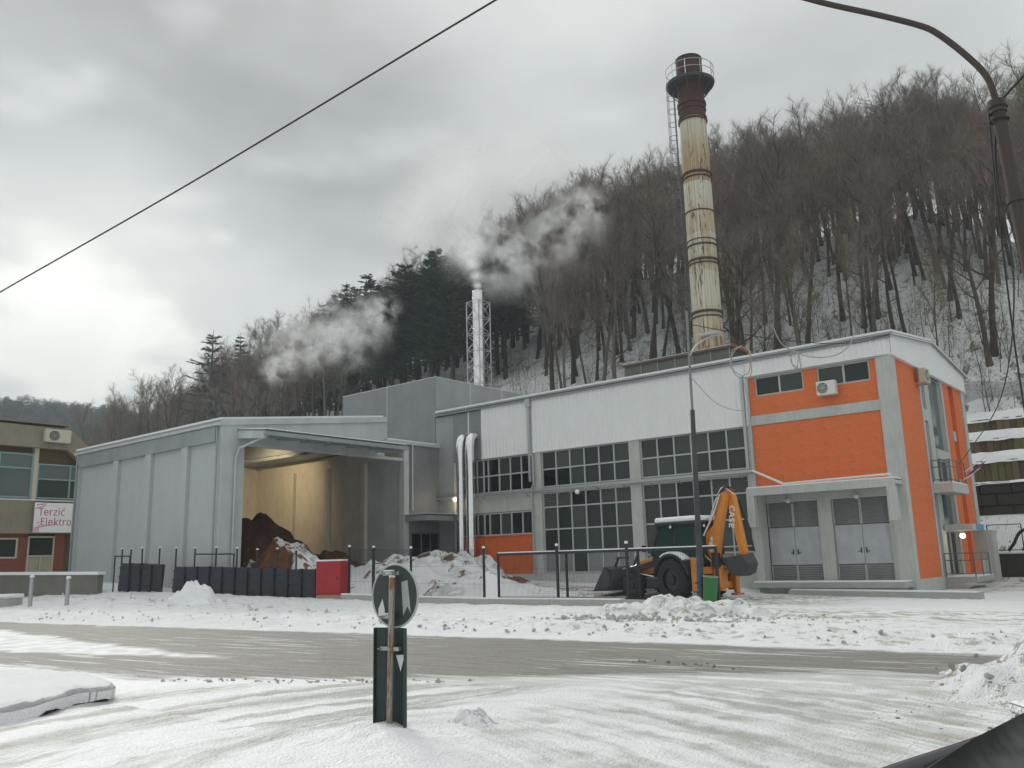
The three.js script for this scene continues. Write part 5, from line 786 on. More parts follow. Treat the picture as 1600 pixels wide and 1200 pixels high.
// ------------------------------------------------------------------ road sign seen from behind
{
  const base = [3.3, groundH(3.3, 29.46), 29.46], toCam = Math.atan2(EYE.x - base[0], EYE.z - base[2]), S = thing('road_sign', 'back of a round road sign above a tall narrow plate on a rusty post', 'sign', base, toCam - 0.76);
  const cy = 1.19;
  const dg = new THREE.CylinderGeometry(0.305, 0.305, 0.012, 56); dg.rotateX(Math.PI / 2); dg.translate(0, cy, -0.075); const disc = mesh('round_plate', dg, M.signBack, S);
  const rg = new THREE.TorusGeometry(0.303, 0.011, 8, 56); rg.translate(0, cy, -0.072); mesh('rim', rg, mat([0.42, 0.44, 0.44], 0.5), disc);
  const pl = new THREE.BufferGeometry(); { const n = 14, pos = [], idx = []; for (let j = 0; j <= 6; j++) for (let i = 0; i <= n; i++) { const u = i / n * 2 - 1; pos.push(u * 0.2, lerp(-0.02, 0.885, j / 6), -0.055 + 0.055 * (u * u) * 1.0 - 0.02); } for (let j = 0; j < 6; j++) for (let i = 0; i < n; i++) { const a = j * (n + 1) + i; idx.push(a, a + 1, a + n + 1, a + 1, a + n + 2, a + n + 1); } pl.setAttribute('position', new THREE.Float32BufferAttribute(pos, 3)); pl.setIndex(idx); pl.computeVertexNormals(); }
  const plate = mesh('narrow_plate', pl, mat([0.038, 0.055, 0.052], 0.6, { side: THREE.DoubleSide, map: rep(T.mottle, 0.5) }), S);
  for (const s of [-1, 1]) mesh('flange', box(s * 0.2 - 0.004, s * 0.2 + 0.004, -0.06, 0.885, -0.022, 0.018), M.signBack, plate);
  const rustT = dataTex(128, 512, (u, v, c) => { const n = tile(u, v, 10, 4, 3), f = tile(u, v, 30, 3, 6); const k = sm(0.02, 0.3, n + 0.4 * f + (v > 0.35 && v < 0.62 ? 0.16 : 0) + (v > 0.92 ? 0.35 : 0)); c[0] = enc(lerp(0.33, 0.24, k)); c[1] = enc(lerp(0.335, 0.11, k)); c[2] = enc(lerp(0.31, 0.04, k)); }, true);
  const pg = new THREE.CylinderGeometry(0.03, 0.03, 1.42, 18); pg.translate(0, 0.66, 0); const post = mesh('post', pg, mat([1, 1, 1], 0.7, { map: rustT, bumpMap: tGrain, bumpScale: 0.003 }), S, true); post.rotation.z = -0.02;
  const cap = new THREE.SphereGeometry(0.034, 14, 8); cap.scale(1, 0.5, 1); cap.translate(0, 1.375, 0); mesh('snow_cap', cap, M.snow, post);
  for (const [y, w, p] of [[cy + 0.215, 0.10, disc], [cy - 0.20, 0.09, disc], [0.69, 0.13, plate]]) { const cl = mesh('clamp', [box(-w, w * (y < 0.8 ? 0.9 : 0.2), y - 0.018, y + 0.018, -0.05, 0.0), bar([-w + 0.02, y, -0.02], [-w + 0.02, y, 0.05], 0.008, 6), (() => { const g = new THREE.TorusGeometry(0.034, 0.007, 6, 18); g.rotateX(Math.PI / 2); g.translate(0, y, 0); return g; })()], M.galv, p); if (y > 0.8) mesh('snow_cap', rbox(-w, w * 0.2, y + 0.018, y + 0.035, -0.05, 0.0, 0.008), M.snow, cl); }
  const tri = (pts, p, m = mat([0.60, 0.63, 0.62], 0.6)) => { const g = new THREE.ShapeGeometry(new THREE.Shape(pts.map(([a, b]) => new THREE.Vector2(a, b)))); g.translate(0, 0, -0.0665); mesh('sticker', g, m, p); };
  tri([[-0.22, cy - 0.20], [-0.13, cy - 0.19], [-0.135, cy - 0.13], [-0.165, cy - 0.03], [-0.22, cy - 0.13]], disc); const T2 = (pts) => { const g = new THREE.ShapeGeometry(new THREE.Shape(pts.map(([a, b]) => new THREE.Vector2(a, b)))); g.translate(0, 0, -0.03); mesh('sticker', g, mat([0.60, 0.63, 0.62], 0.6), plate); }; T2([[0.055, 0.63], [0.17, 0.64], [0.115, 0.48]]);
  tri([[0.09, cy + 0.13], [0.17, cy + 0.15], [0.20, cy - 0.05], [0.215, cy - 0.17], [0.17, cy - 0.1], [0.115, cy - 0.19], [0.10, cy]], disc, mat([0.42, 0.45, 0.44], 0.7, { map: rep(T.mottle, 0.12) }));
  tri([[-0.085, cy + 0.19], [0.06, cy + 0.2], [0.06, cy + 0.235], [-0.085, cy + 0.23]], disc, mat([0.30, 0.32, 0.31], 0.6));
}

// ------------------------------------------------------------------ lamp posts, cables
{
  const x = -2.7, z = 11.84, y = groundH(x, z), P = thing('utility_pole', 'thin dark pole with a small lamp arm, green bin and cables before the porch', 'pole', [x, y, z]);
  const pole = mesh('pole', bar([0, -0.2, 0], [0.13, 5.9, 0], 0.098, 10, 0.07), M.poleDark, P); mesh('upper_pole', bar([0.13, 5.9, 0], [0.16, 9.0, 0], 0.042, 8, 0.036), mat([0.20, 0.21, 0.215], 0.6), P);
  mesh('lamp_arm', [tube([[0.155, 7.6, 0], [0.4, 7.9, -0.05], [0.85, 8.12, -0.1], [1.1, 8.16, -0.12]], 0.03, 20, 6)], M.galv, P); mesh('lamp_head', rbox(0.55, 1.15, 8.14, 8.24, -0.22, 0.02, 0.04), M.galv, P);
  mesh('blue_band', bar([0.0, 0.55, 0], [0.028, 1.55, 0], 0.101, 10, 0.096), mat([0.055, 0.085, 0.16], 0.6, { map: tMott3 }), P);
}
{
  const B = thing('litter_bin', 'green cylindrical litter bin hanging on the thin dark pole', 'bin', [-2.34, groundH(-2.7, 11.84) + 0.02, 11.95]);
  const g = new THREE.CylinderGeometry(0.21, 0.185, 0.8, 28, 1, false); g.rotateZ(-0.12); g.translate(0, 0.5, 0); mesh('barrel', g, M.green, B); const r = new THREE.TorusGeometry(0.212, 0.016, 8, 28); r.rotateX(Math.PI / 2); r.rotateZ(-0.12); r.translate(0.048, 0.897, 0); mesh('rim', r, mat([0.25, 0.27, 0.2], 0.7), B); mesh('bracket', box(-0.45, -0.2, 0.7, 0.74, -0.05, 0.03), M.dark, B);
}
{
  const L = thing('street_lamp', 'dark rusty street lamp post bending over the road', 'street lamp', [8.33, 0, 23.4]);
  mesh('post', [bar([0, -0.2, 0], [-0.04, 4.6, 0], 0.10, 16, 0.088), bar([-0.04, 4.6, 0], [-0.13, 7.15, 0.06], 0.088, 16, 0.08)], M.rustPole, L);
  mesh('collar', [bar([-0.13, 7.08, 0.06], [-0.135, 7.25, 0.06], 0.105, 14)], M.rustPole, L); mesh('collar', bar([-0.085, 5.85, 0.03], [-0.09, 5.95, 0.03], 0.105, 14), M.rustPole, L);
  mesh('arm', tube([[-0.13, 7.2, 0.06], [-0.19, 7.6, 0.07], [-0.38, 7.98, 0.1], [-0.74, 8.5, 0.15], [-0.9, 8.64, 0.18], [-1.35, 8.94, 0.3], [-2.1, 9.42, 0.48], [-3.9, 10.75, 0.9]], 0.041, 70, 12), M.rustPole, L);
  mesh('lamp_head', rbox(-4.6, -3.8, 10.70, 10.86, 0.78, 1.04, 0.05), M.galv, L);
  for (const y of [7.15, 6.98]) { const g = new THREE.TorusGeometry(0.105, 0.016, 6, 20); g.rotateX(Math.PI / 2); g.translate(-0.13, y, 0.06); mesh('cable_tie', g, M.cable, L); }
}
const ca = (label, pts, r, m = M.cable, seg = 60) => tag(mesh('cable', tube(pts, r, seg, 6), m), label, 'cable');
{
  const dir = (x, y, z, d) => [EYE.x + x * d, EYE.y + y * d, EYE.z + z * d];
  { const a = V(...dir(-0.91, 0.2705, -0.30, 21)), b = V(...dir(-0.52, 0.583, -0.62, 13)), d = b.clone().sub(a), p = a.clone().addScaledVector(d, -0.4), q = b.clone().addScaledVector(d, 0.5), m = a.clone().add(b).multiplyScalar(0.5); m.y -= 0.06; ca('thick overhead cable crossing the whole sky above the storage hall', [p.toArray(), a.toArray(), m.toArray(), b.toArray(), q.toArray()], 0.0145); }
  ca('cable running from the street lamp up out of the picture', [[8.2, 7.2, 23.46], [8.75, 7.75, 23.3], [9.8, 8.9, 23.0], [12, 11.6, 22.4]], 0.016);
  ca('cable sagging from the street lamp to the balcony of the orange gable', [[8.18, 7.1, 23.5], [8.05, 6.55, 23.2], [7.6, 5.9, 20], [6.0, 5.1, 13], [3.0, 4.8, 3], [0.9, 5.2, -5.2]], 0.014);
  ca('cable hanging straight down beside the street lamp post', [[8.1, 7.1, 23.5], [8.06, 6.2, 23.52], [8.03, 5.2, 23.5], [8.0, 3.8, 23.45], [8.02, 2.2, 23.4], [8.1, 0.4, 23.4]], 0.012);
  ca('cable from the thin dark pole to the corner of the white roof', [[-2.55, 8.7, 11.84], [-1.6, 8.9, 7], [-0.6, 9.5, 2], [0.15, 10.0, 0.25]], 0.014);
  ca('cable from the thin dark pole to the boiler house cladding', [[-2.56, 7.0, 11.84], [-4, 6.9, 7], [-5.2, 7.6, 2], [-6.1, 9.0, 0.22]], 0.012, M.cablePale);
  const coil = (label, cx, cy, cz, w, h, n, m, s0) => { const pts = []; reseed(s0); for (let i = 0; i <= n * 12; i++) { const a = i / 12 * 2 * Math.PI + 1.2; pts.push([cx + Math.cos(a) * w * (1 + 0.15 * Math.sin(i * 1.7)) + 0.05 * i / 12, cy + Math.sin(a) * h * (1 + 0.12 * Math.cos(i * 2.3)) - h, cz + 0.12 * Math.sin(i * 0.9)]); } return ca(label, pts, 0.016, m, n * 60); };
  coil('loose pale coil of cable hanging before the white cladding by the thin pole', -2.0, 8.3, 9.4, 0.34, 0.52, 2, M.cablePale, 5);
  coil('narrow pale loop of cable hanging before the dark upper window', -1.05, 8.35, 7.2, 0.13, 0.3, 2, M.cablePale, 8);
  ca('long slack loop of pale cable drooping before the orange bay', [[-1.3, 9.1, 8.2], [-1.15, 8.5, 7.9], [-0.6, 8.12, 7.0], [0.0, 8.2, 6.2], [0.35, 8.65, 5.6], [0.42, 9.3, 5.2]], 0.02, M.cablePale);
}

// ------------------------------------------------------------------ parked car, lower right corner
{
  const F = V(-0.8, 0, 0.6), P = V(8.91, 0, 32.49), Rt = V(-0.6, 0, -0.8), O = P.clone().addScaledVector(F, -1.16).addScaledVector(Rt, -0.60);
  const C = thing('parked_car', 'dark navy car of which only the windscreen pillar and side window show', 'car', [O.x, 0.02, O.z], Math.atan2(-F.z, F.x));
  const paint = new THREE.MeshPhysicalMaterial({ color: col(0.008, 0.010, 0.022), roughness: 0.35, clearcoat: 1, clearcoatRoughness: 0.08 });
  mesh('body', prism([[-2.0, 0.35], [1.9, 0.32], [2.02, 0.5], [1.95, 0.72], [1.1, 0.90], [0.95, 0.92], [-1.6, 0.94], [-2.05, 0.9], [-2.1, 0.55]], -0.84, 0.84, 0.06), paint, C);
  const gl = new THREE.MeshPhysicalMaterial({ color: col(0.012, 0.02, 0.018), roughness: 0.05, transmission: 0.2, thickness: 0 });
  const quad = (a, b, c, d) => { const g = new THREE.BufferGeometry(); g.setAttribute('position', new THREE.Float32BufferAttribute([...a, ...b, ...c, ...a, ...c, ...d], 3)); g.computeVertexNormals(); return g; };
  mesh('windscreen', quad([1.05, 0.93, -0.66], [1.05, 0.93, 0.66], [0.05, 1.43, 0.54], [0.05, 1.43, -0.54]), gl, C);
  for (const s of [-1, 1]) {
    mesh('windscreen_pillar', tube([[1.15, 0.88, s * 0.70], [0.72, 1.04, s * 0.62], [0.4, 1.21, s * 0.595], [0.08, 1.385, s * 0.575], [-0.3, 1.45, s * 0.565], [-1.0, 1.45, s * 0.565], [-1.6, 1.3, s * 0.58], [-1.95, 0.95, s * 0.62]], 0.035, 60, 10), paint, C);
    mesh('door_pillar', beam([-0.55, 0.93, s * 0.72], [-0.6, 1.42, s * 0.58], 0.05, 0.09), M.black, C); mesh('quarter_pillar', beam([0.32, 0.93, s * 0.71], [0.24, 1.27, s * 0.60], 0.03, 0.04), M.black, C);
    mesh('side_window', quad([0.98, 0.93, s * 0.70], [-0.52, 0.93, s * 0.72], [-0.56, 1.42, s * 0.575], [0.05, 1.40, s * 0.575]), gl, C); mesh('side_window', quad([-0.6, 0.93, s * 0.72], [-1.75, 0.95, s * 0.7], [-1.5, 1.34, s * 0.575], [-0.62, 1.42, s * 0.575]), gl, C);
    const mi = mesh('wing_mirror', rbox(0.42, 0.62, 0.90, 1.04, s * 0.9 - 0.09, s * 0.9 + 0.09, 0.05, 3), paint, C); mesh('snow_cap', rbox(0.42, 0.62, 1.02, 1.065, s * 0.9 - 0.085, s * 0.9 + 0.085, 0.02, 2), M.snow, mi); mesh('mirror_foot', bar([0.52, 0.92, s * 0.72], [0.52, 0.95, s * 0.85], 0.03), M.black, mi);
    for (const x of [1.3, -1.35]) { const g = new THREE.TorusGeometry(0.24, 0.085, 12, 28); g.translate(x, 0.325, s * 0.76); const w = mesh('wheel', g, M.rubber, C); const r = new THREE.CylinderGeometry(0.2, 0.2, 0.1, 20); r.rotateX(Math.PI / 2); r.translate(x, 0.325, s * 0.78); mesh('rim', r, M.galv, w); }
  }
  mesh('roof', [prism([[0.05, 1.43], [-0.3, 1.475], [-1.0, 1.475], [-1.55, 1.36], [-1.5, 1.33], [-1.0, 1.44], [-0.3, 1.44]], -0.56, 0.56)], paint, C);
  mesh('rear_window', quad([-1.98, 0.94, -0.6], [-1.98, 0.94, 0.6], [-1.58, 1.34, 0.54], [-1.58, 1.34, -0.54]), gl, C);
  mesh('dashboard', rbox(0.35, 1.0, 0.85, 0.95, -0.62, 0.62, 0.04), M.black, C); for (const z of [-0.33, 0.33]) mesh('seat', [rbox(-0.75, -0.55, 0.6, 1.3, z - 0.24, z + 0.24, 0.08)], M.black, C);
}

// ------------------------------------------------------------------ trees
class Tris { // plain triangle soup with normals
  constructor() { this.p = []; }
  tri(a, b, c) { this.p.push(a.x, a.y, a.z, b.x, b.y, b.z, c.x, c.y, c.z); }
  tubeTo(pts, rads, n) { // tapered tube along points
    let prev = null; const up = V(0.31, 0.2, 0.93).normalize();
    for (let i = 0; i < pts.length; i++) {
      const d = (i + 1 < pts.length ? pts[i + 1].clone().sub(pts[i]) : pts[i].clone().sub(pts[i - 1])).normalize(); const s = d.clone().cross(up).normalize(), t = s.clone().cross(d); const ring = [];
      for (let k = 0; k < n; k++) { const a = k / n * 2 * Math.PI; ring.push(pts[i].clone().addScaledVector(s, Math.cos(a) * rads[i]).addScaledVector(t, Math.sin(a) * rads[i])); }
      if (prev) for (let k = 0; k < n; k++) { const q = (k + 1) % n; this.tri(prev[k], ring[k], prev[q]); this.tri(prev[q], ring[k], ring[q]); } prev = ring;
    }
  }
  geo(smooth) { let g = new THREE.BufferGeometry(); g.setAttribute('position', new THREE.Float32BufferAttribute(this.p, 3)); if (smooth) g = mergeVertices(g, 1e-4); g.computeVertexNormals(); return muv(g); }
}
const rdir = (d, spread) => { const v = V(rr(-1, 1), rr(-1, 1), rr(-1, 1)).normalize(); return d.clone().addScaledVector(v, spread).normalize(); };
function bareTree(seed, H, o) { // o: first limb height share, limb count, spread, twigs
  reseed(seed); const wood = new Tris(), crown = new Tris();
  const path = [], rads = []; let p = V(0, -0.5, 0), d = V(rr(-0.08, 0.08), 1, rr(-0.08, 0.08)).normalize(); const n = 9, R = H * 0.0125 * (o.r ?? 1);
  for (let i = 0; i <= n; i++) { path.push(p.clone()); rads.push(R * Math.pow(1 - i / (n + 0.6), 0.8) + (i === 0 ? R * 0.4 : 0)); d = rdir(d, 0.09); d.y += 0.15; d.normalize(); p = p.clone().addScaledVector(d, H / n * 0.93); }
  wood.tubeTo(path, rads, 6);
  const on = (t) => { const f = clamp(t) * n, i = Math.min(n - 1, Math.floor(f)); return path[i].clone().lerp(path[i + 1], f - i); };
  const twig = (a, dir, L, w) => { const b = a.clone().addScaledVector(rdir(dir, 0.25), L), s = V(rr(-1, 1), rr(-0.3, 0.3), rr(-1, 1)).normalize().multiplyScalar(w); crown.tri(a.clone().add(s), a.clone().sub(s), b); };
  for (let k = 0; k < o.limbs; k++) {
    const t = lerp(o.first, 0.97, Math.pow((k + rnd() * 0.7) / o.limbs, 0.85)), a = on(t), az = k * 2.4 + rr(-0.5, 0.5), rise = lerp(o.rise0, o.rise1, t), L = H * lerp(o.len0, o.len1, t) * rr(0.75, 1.2);
    let q = a.clone(), dd = V(Math.cos(az) * Math.cos(rise), Math.sin(rise), Math.sin(az) * Math.cos(rise)); const pts = [], rs = [], r0 = R * lerp(0.42, 0.18, t);
    const m = 5; for (let i = 0; i <= m; i++) { pts.push(q.clone()); rs.push(r0 * (1 - i / (m + 0.4))); dd = rdir(dd, 0.16); dd.y += 0.12; dd.normalize(); q = q.clone().addScaledVector(dd, L / m); }
    wood.tubeTo(pts, rs, 4);
    for (let j = 0; j < o.sub; j++) {
      const f = lerp(0.2, 1, (j + rnd()) / o.sub) * m, i = Math.min(m - 1, Math.floor(f)), b = pts[i].clone().lerp(pts[i + 1], f - i); let e = rdir(dd, 1.0); e.y = Math.max(e.y, -0.25) + 0.10; e.normalize();
      const l2 = L * rr(0.28, 0.5), p2 = [b]; let c = b.clone(); for (let g = 0; g < 3; g++) { e = rdir(e, 0.22); c = c.clone().addScaledVector(e, l2 / 3); p2.push(c); } crown.tubeTo(p2, [0.022, 0.016, 0.011, 0.006].map((x) => x * H / 16), 3);
      for (let g = 0; g < o.twigs; g++) { const w = rnd() * 3, wi = Math.min(2, Math.floor(w)); twig(p2[wi].clone().lerp(p2[wi + 1], w - wi), rdir(e, 1.15).add(V(0, 0.10, 0)), rr(0.5, 1.3) * H / 16, rr(0.007, 0.014)); }
    }
  }
  return { H, wood: wood.geo(true), crown: crown.geo(false) };
}
function conifer(seed, H, W, o = {}) {
  reseed(seed); const wood = new Tris(), crown = new Tris(); const R = H * 0.013;
  wood.tubeTo([V(0, -0.5, 0), V(0.05, H * 0.4, 0.03), V(0, H * 0.75, 0.05), V(0, H, 0)], [R * 1.3, R, R * 0.55, 0.02], 7);
  const base = o.base ?? 0.18, whorls = o.whorls ?? 24;
  for (let k = 0; k < whorls; k++) {
    const t = (k + rnd() * 0.5) / whorls, y = H * lerp(base, 0.985, t), L0 = W * Math.pow(1 - t, o.pow ?? 0.75) * rr(0.75, 1.15) + 0.25, nb = 6 + Math.floor(rnd() * 3);
    for (let b = 0; b < nb; b++) {
      if (rnd() < (o.gap ?? 0.12)) continue;
      const az = b / nb * 6.283 + k * 1.1 + rr(-0.3, 0.3), L = L0 * rr(0.6, 1.15), droop = lerp(-0.28, 0.35, t), dx = Math.cos(az), dz = Math.sin(az), A = V(0, y, 0), B = V(dx * L * 0.6, y + droop * L * 0.5, dz * L * 0.6), C = V(dx * L, y + droop * L * 0.65 + L * 0.10, dz * L);
      wood.tubeTo([A, B, C], [0.045, 0.028, 0.01], 3);
      const nn = Math.max(8, Math.round(L * (o.needles ?? 13)));
      for (let j = 0; j < nn; j++) { const f = lerp(0.15, 1.05, j / nn), P = f < 0.6 ? A.clone().lerp(B, f / 0.6) : B.clone().lerp(C, (f - 0.6) / 0.4), sd = rnd() < 0.5 ? -1 : 1, l = rr(0.38, 0.8) * (1.15 - 0.4 * f), e = V(dx * 0.7 - dz * sd * rr(0.3, 1), rr(-0.35, 0.25), dz * 0.7 + dx * sd * rr(0.3, 1)).normalize(), s = V(rr(-1, 1), rr(-1, 1), rr(-1, 1)).normalize().multiplyScalar(rr(0.07, 0.14)); crown.tri(P.clone().add(s), P.clone().sub(s), P.clone().addScaledVector(e, l)); }
    }
  }
  return { H, wood: wood.geo(true), crown: crown.geo(false) };
}
const barkMats = [[0.085, 0.070, 0.058], [0.110, 0.093, 0.068], [0.060, 0.051, 0.046], [0.17, 0.155, 0.135]].map((c) => mat(c, 0.95, { map: rep(T.bark, 0.8, 2.0) }));
const twigMats = [[0.215, 0.150, 0.128], [0.215, 0.183, 0.150], [0.160, 0.126, 0.112], [0.195, 0.170, 0.112], [0.32, 0.30, 0.265]].map((c) => mat(c, 0.95, { side: THREE.DoubleSide }));
const needleMats = [[0.034, 0.074, 0.042], [0.044, 0.088, 0.052], [0.066, 0.100, 0.070]].map((c) => mat(c, 0.9, { side: THREE.DoubleSide }));
const tall = { first: 0.46, limbs: 13, sub: 8, twigs: 36, rise0: 0.5, rise1: 0.95, len0: 0.29, len1: 0.16 }, wide = { first: 0.36, limbs: 14, sub: 8, twigs: 34, rise0: 0.35, rise1: 0.9, len0: 0.36, len1: 0.18, r: 1.15 }, slim = { first: 0.52, limbs: 10, sub: 7, twigs: 34, rise0: 0.7, rise1: 1.1, len0: 0.22, len1: 0.14, r: 0.7 };
const BARE = [bareTree(11, 18, tall), bareTree(12, 19, wide), bareTree(13, 17, slim), bareTree(14, 18, tall), bareTree(15, 16, wide), bareTree(16, 19, slim), bareTree(17, 17.5, tall)];
const SAPLING = [bareTree(31, 6, { first: 0.15, limbs: 9, sub: 4, twigs: 8, rise0: 0.7, rise1: 1.2, len0: 0.34, len1: 0.2, r: 0.6 }), bareTree(32, 4, { first: 0.05, limbs: 10, sub: 4, twigs: 8, rise0: 0.7, rise1: 1.2, len0: 0.5, len1: 0.3, r: 0.7 })];
const CON = [conifer(21, 20, 3.7, { needles: 18, base: 0.2 }), conifer(22, 21, 4.4, { base: 0.34, pow: 0.5, gap: 0.15, needles: 18 }), conifer(23, 18, 4.6, { base: 0.12, pow: 0.6, gap: 0.25, whorls: 15, needles: 15 })];
function plantTree(name, label, group, T0, x, z, s, turn, bm, tm, lean = 0) {
  const o = new THREE.Group(); o.name = numbered(name); tag(o, label, 'tree', group);
  const a = new THREE.Mesh(T0.wood, bm), b = new THREE.Mesh(T0.crown, tm); a.name = 'trunk'; b.name = 'crown'; a.castShadow = b.castShadow = a.receiveShadow = b.receiveShadow = true; o.add(a, b);
  o.position.set(x, groundH(x, z), z); o.rotation.set(lean * Math.sin(turn), turn, lean); o.scale.set(s * (1 + 0.12 * Math.sin(turn * 3)), s, s * (1 + 0.12 * Math.cos(turn * 5))); scene.add(o); return o;
}
const hills = [];
{ // conifers where the photograph shows dark green crowns: x, z, top height above sea level, kind, tone
  const list = [[-128, -46, 44.0, 2, 2], [-116, -44, 40.6, 0, 1], [-134, -52, 40, 2, 2], [-93, -48, 45.5, 0, 1], [-96, -55, 46, 1, 0], [-83.5, -44, 43.5, 1, 0], [-79, -50, 44.0, 1, 0], [-76, -44, 41.0, 0, 0], [-72, -46, 44.5, 1, 0], [-68, -42, 41.5, 1, 0], [-66.5, -50, 45.5, 1, 0], [-61.5, -46, 44.6, 1, 0], [-58.5, -44, 43.0, 1, 1], [-60.5, -52, 46.3, 0, 0], [-86, -38, 38.5, 0, 0], [-69, -36, 36.5, 1, 0], [-63, -37, 37, 1, 0], [-88.5, -52, 45, 0, 1], [-57, -40, 38.5, 0, 0], [-90, -44, 42, 1, 0], [-81, -40, 40, 1, 1], [-74, -38, 38, 1, 0], [-71, -40, 41, 1, 0], [-65, -40, 41.5, 1, 0], [-59.5, -37, 38, 1, 0], [-77.5, -36, 36, 1, 1], [-55.5, -42, 40.5, 1, 0]];
  reseed(700);
  const place = (x) => x < -90 ? 'beside the thin steam' : x < -78 ? 'between the thin steam and the steel stack' : x < -67 ? 'left of the steel stack' : x < -60 ? 'directly behind the steel stack' : 'right of the steel stack';
  list.forEach(([x, z, top, k, t]) => { const s = (top - groundH(x, z)) / CON[k].H; plantTree('conifer_tree', x < -130 ? 'smaller pale green pine farthest left on the hillside' : x < -120 ? 'large pale green spreading pine above the storage hall gutter' : x < -110 ? 'single slim dark fir right of the spreading pine' : (k ? 'broad dark green fir ' : 'pointed dark green fir ') + (z > -41 ? 'low on the slope ' : z > -47 ? 'halfway up ' : 'high on the slope ') + place(x), 'conifers on the hillside', CON[k], x, z, s, rr(0, 6.28), barkMats[2], needleMats[t]); hills.push([x, z, 3.0]); });
}
{
  reseed(808);
  const inv = new THREE.Matrix4(); camera.updateMatrixWorld(true); inv.copy(camera.matrixWorld).invert(); const pj = camera.projectionMatrix.clone().makePerspective(-0.5953 * 0.1, 0.5953 * 0.1, 0.4465 * 0.1, -0.4465 * 0.1, 0.1, 4000);
  const cand = [];
  for (let z = -25.5; z > -92; z -= z < -50 ? 2.2 : 2.9) for (let x = -250; x < 16; x += (z < -50 ? 2.5 : 3.0) + (x < -110 ? 0.8 : 0)) {
    const X = x + rr(-1.5, 1.5), Z = z + rr(-1.4, 1.4); if (X < -46 && Z > -30) continue; if (X < -176 + 20 * n2(Z * 0.1, 3)) continue; if (X < -100 && Z > -38) continue;
    if (hills.some(([a, b, r]) => Math.hypot(a - X, b - Z) < r)) continue;
    if (rnd() < (X > -36 && Z > -54 ? 0.52 : 0.22)) continue; { const az = Math.atan2(X - EYE.x, EYE.z - Z); if (az > -0.885 && az < -0.665 && Z > -50 && rnd() < 0.9) continue; }
    const s = Z < -60 ? rr(0.80, 1.02) : rr(0.68, 1.12), y = groundH(X, Z), q = V(X, y + 12 * s, Z).applyMatrix4(inv); if (q.z > -5) continue; const u = q.x / -q.z, v = q.y / -q.z; if (Math.abs(u) > 0.66 || v > 0.62 || v < -0.5) continue;
    cand.push({ X, Z, s, d: -q.z, k: Math.floor(rnd() * BARE.length), t: rr(0, 6.28), l: rr(-0.07, 0.07), b: rnd(), w: rnd() });
  }
  cand.sort((a, b) => a.d / a.s - b.d / b.s);
  const nearT = cand.slice(0, 290), rest = cand.slice(290);
  const marks = [[-1.06, 'above the storage hall gutter'], [-0.96, 'above the storage hall corner'], [-0.89, 'above the storage hall gable'], [-0.84, 'above the grey tower block'], [-0.785, 'left of the steel stack'], [-0.718, 'behind the steel stack'], [-0.668, 'just right of the steel stack'], [-0.614, 'left above the white cladding'], [-0.552, 'above the white cladding'], [-0.492, 'above the dark roof house'], [-0.441, 'close behind the tall chimney'], [-0.405, 'just right of the tall chimney'], [-0.342, 'above the dark upper window'], [-0.269, 'above the upper air conditioner'], [-0.225, 'above the gable corner'], [-0.183, 'above the gable end'], [9, 'above the snowy terraces']];
  const place = (c) => { const az = Math.atan2(c.X - EYE.x, EYE.z - c.Z); return marks.find((m) => az < m[0])[1]; };
  const look = ['reddish-brown', 'grey-brown', 'dark brown', 'olive-brown', 'pale grey'], form = ['tall', 'broad-crowned', 'slender', 'tall', 'broad-crowned', 'slender', 'tall'], where = (c) => c.Z > -34 ? 'low on the slope' : c.Z > -44 ? 'partway up the slope' : c.Z > -56 ? 'high on the slope' : 'near the ridge';
  nearT.forEach((c) => { const tone = c.b < 0.4 ? 0 : c.b < 0.65 ? 1 : c.b < 0.8 ? 2 : c.b < 0.93 ? 3 : 4; plantTree('bare_tree', form[c.k] + ' ' + look[tone] + ' bare tree ' + where(c) + ' ' + place(c), 'bare trees on the near slope', BARE[c.k], c.X, c.Z, c.s, c.t, barkMats[Math.floor(c.w * 3.3)], twigMats[tone], c.l); });
  // the wood farther up and farther off, which reads as one brown mass
  const G = new THREE.Group(); G.name = 'bare_wood'; tag(G, 'brown mass of bare trees covering the upper slope and the ridge', 'wood', null, 'stuff'); scene.add(G);
  const m4 = new THREE.Matrix4(), q = new THREE.Quaternion(), e = new THREE.Euler();
  for (let k = 0; k < BARE.length; k++) { const sel = rest.filter((c) => c.k === k); for (const part of ['wood', 'crown']) { const im = new THREE.InstancedMesh(BARE[k][part], part === 'wood' ? barkMats[k % 3] : twigMats[k % 5], sel.length); sel.forEach((c, i) => { e.set(c.l, c.t, c.l); m4.compose(V(c.X, groundH(c.X, c.Z), c.Z), q.setFromEuler(e), V(c.s, c.s, c.s)); im.setMatrixAt(i, m4); }); im.name = part === 'wood' ? 'trunks' : 'crowns'; im.userData.kind = 'stuff'; im.castShadow = im.receiveShadow = true; G.add(im); } }
  // brush between the trunks
  const N = 420, S = new THREE.Group(); S.name = 'undergrowth'; tag(S, 'thin brown brush growing between the trunks in the snow', 'brush', null, 'stuff'); scene.add(S);
  for (let k = 0; k < 2; k++) { const ims = ['wood', 'crown'].map((part) => { const im = new THREE.InstancedMesh(SAPLING[k][part], part === 'wood' ? barkMats[1] : twigMats[3], N); im.name = 'brush'; im.userData.kind = 'stuff'; S.add(im); im.castShadow = im.receiveShadow = true; return im; }); for (let i = 0; i < N; i++) { const x = -75 * Math.pow(rnd(), 1.3) + 14, z = -24.6 - 36 * Math.pow(rnd(), 1.6); e.set(rr(-0.2, 0.2), rr(0, 6.28), rr(-0.2, 0.2)); const s = rr(0.35, 0.9); m4.compose(V(x, groundH(x, z), z), q.setFromEuler(e), V(s, s, s)); ims.forEach((im) => im.setMatrixAt(i, m4)); } }
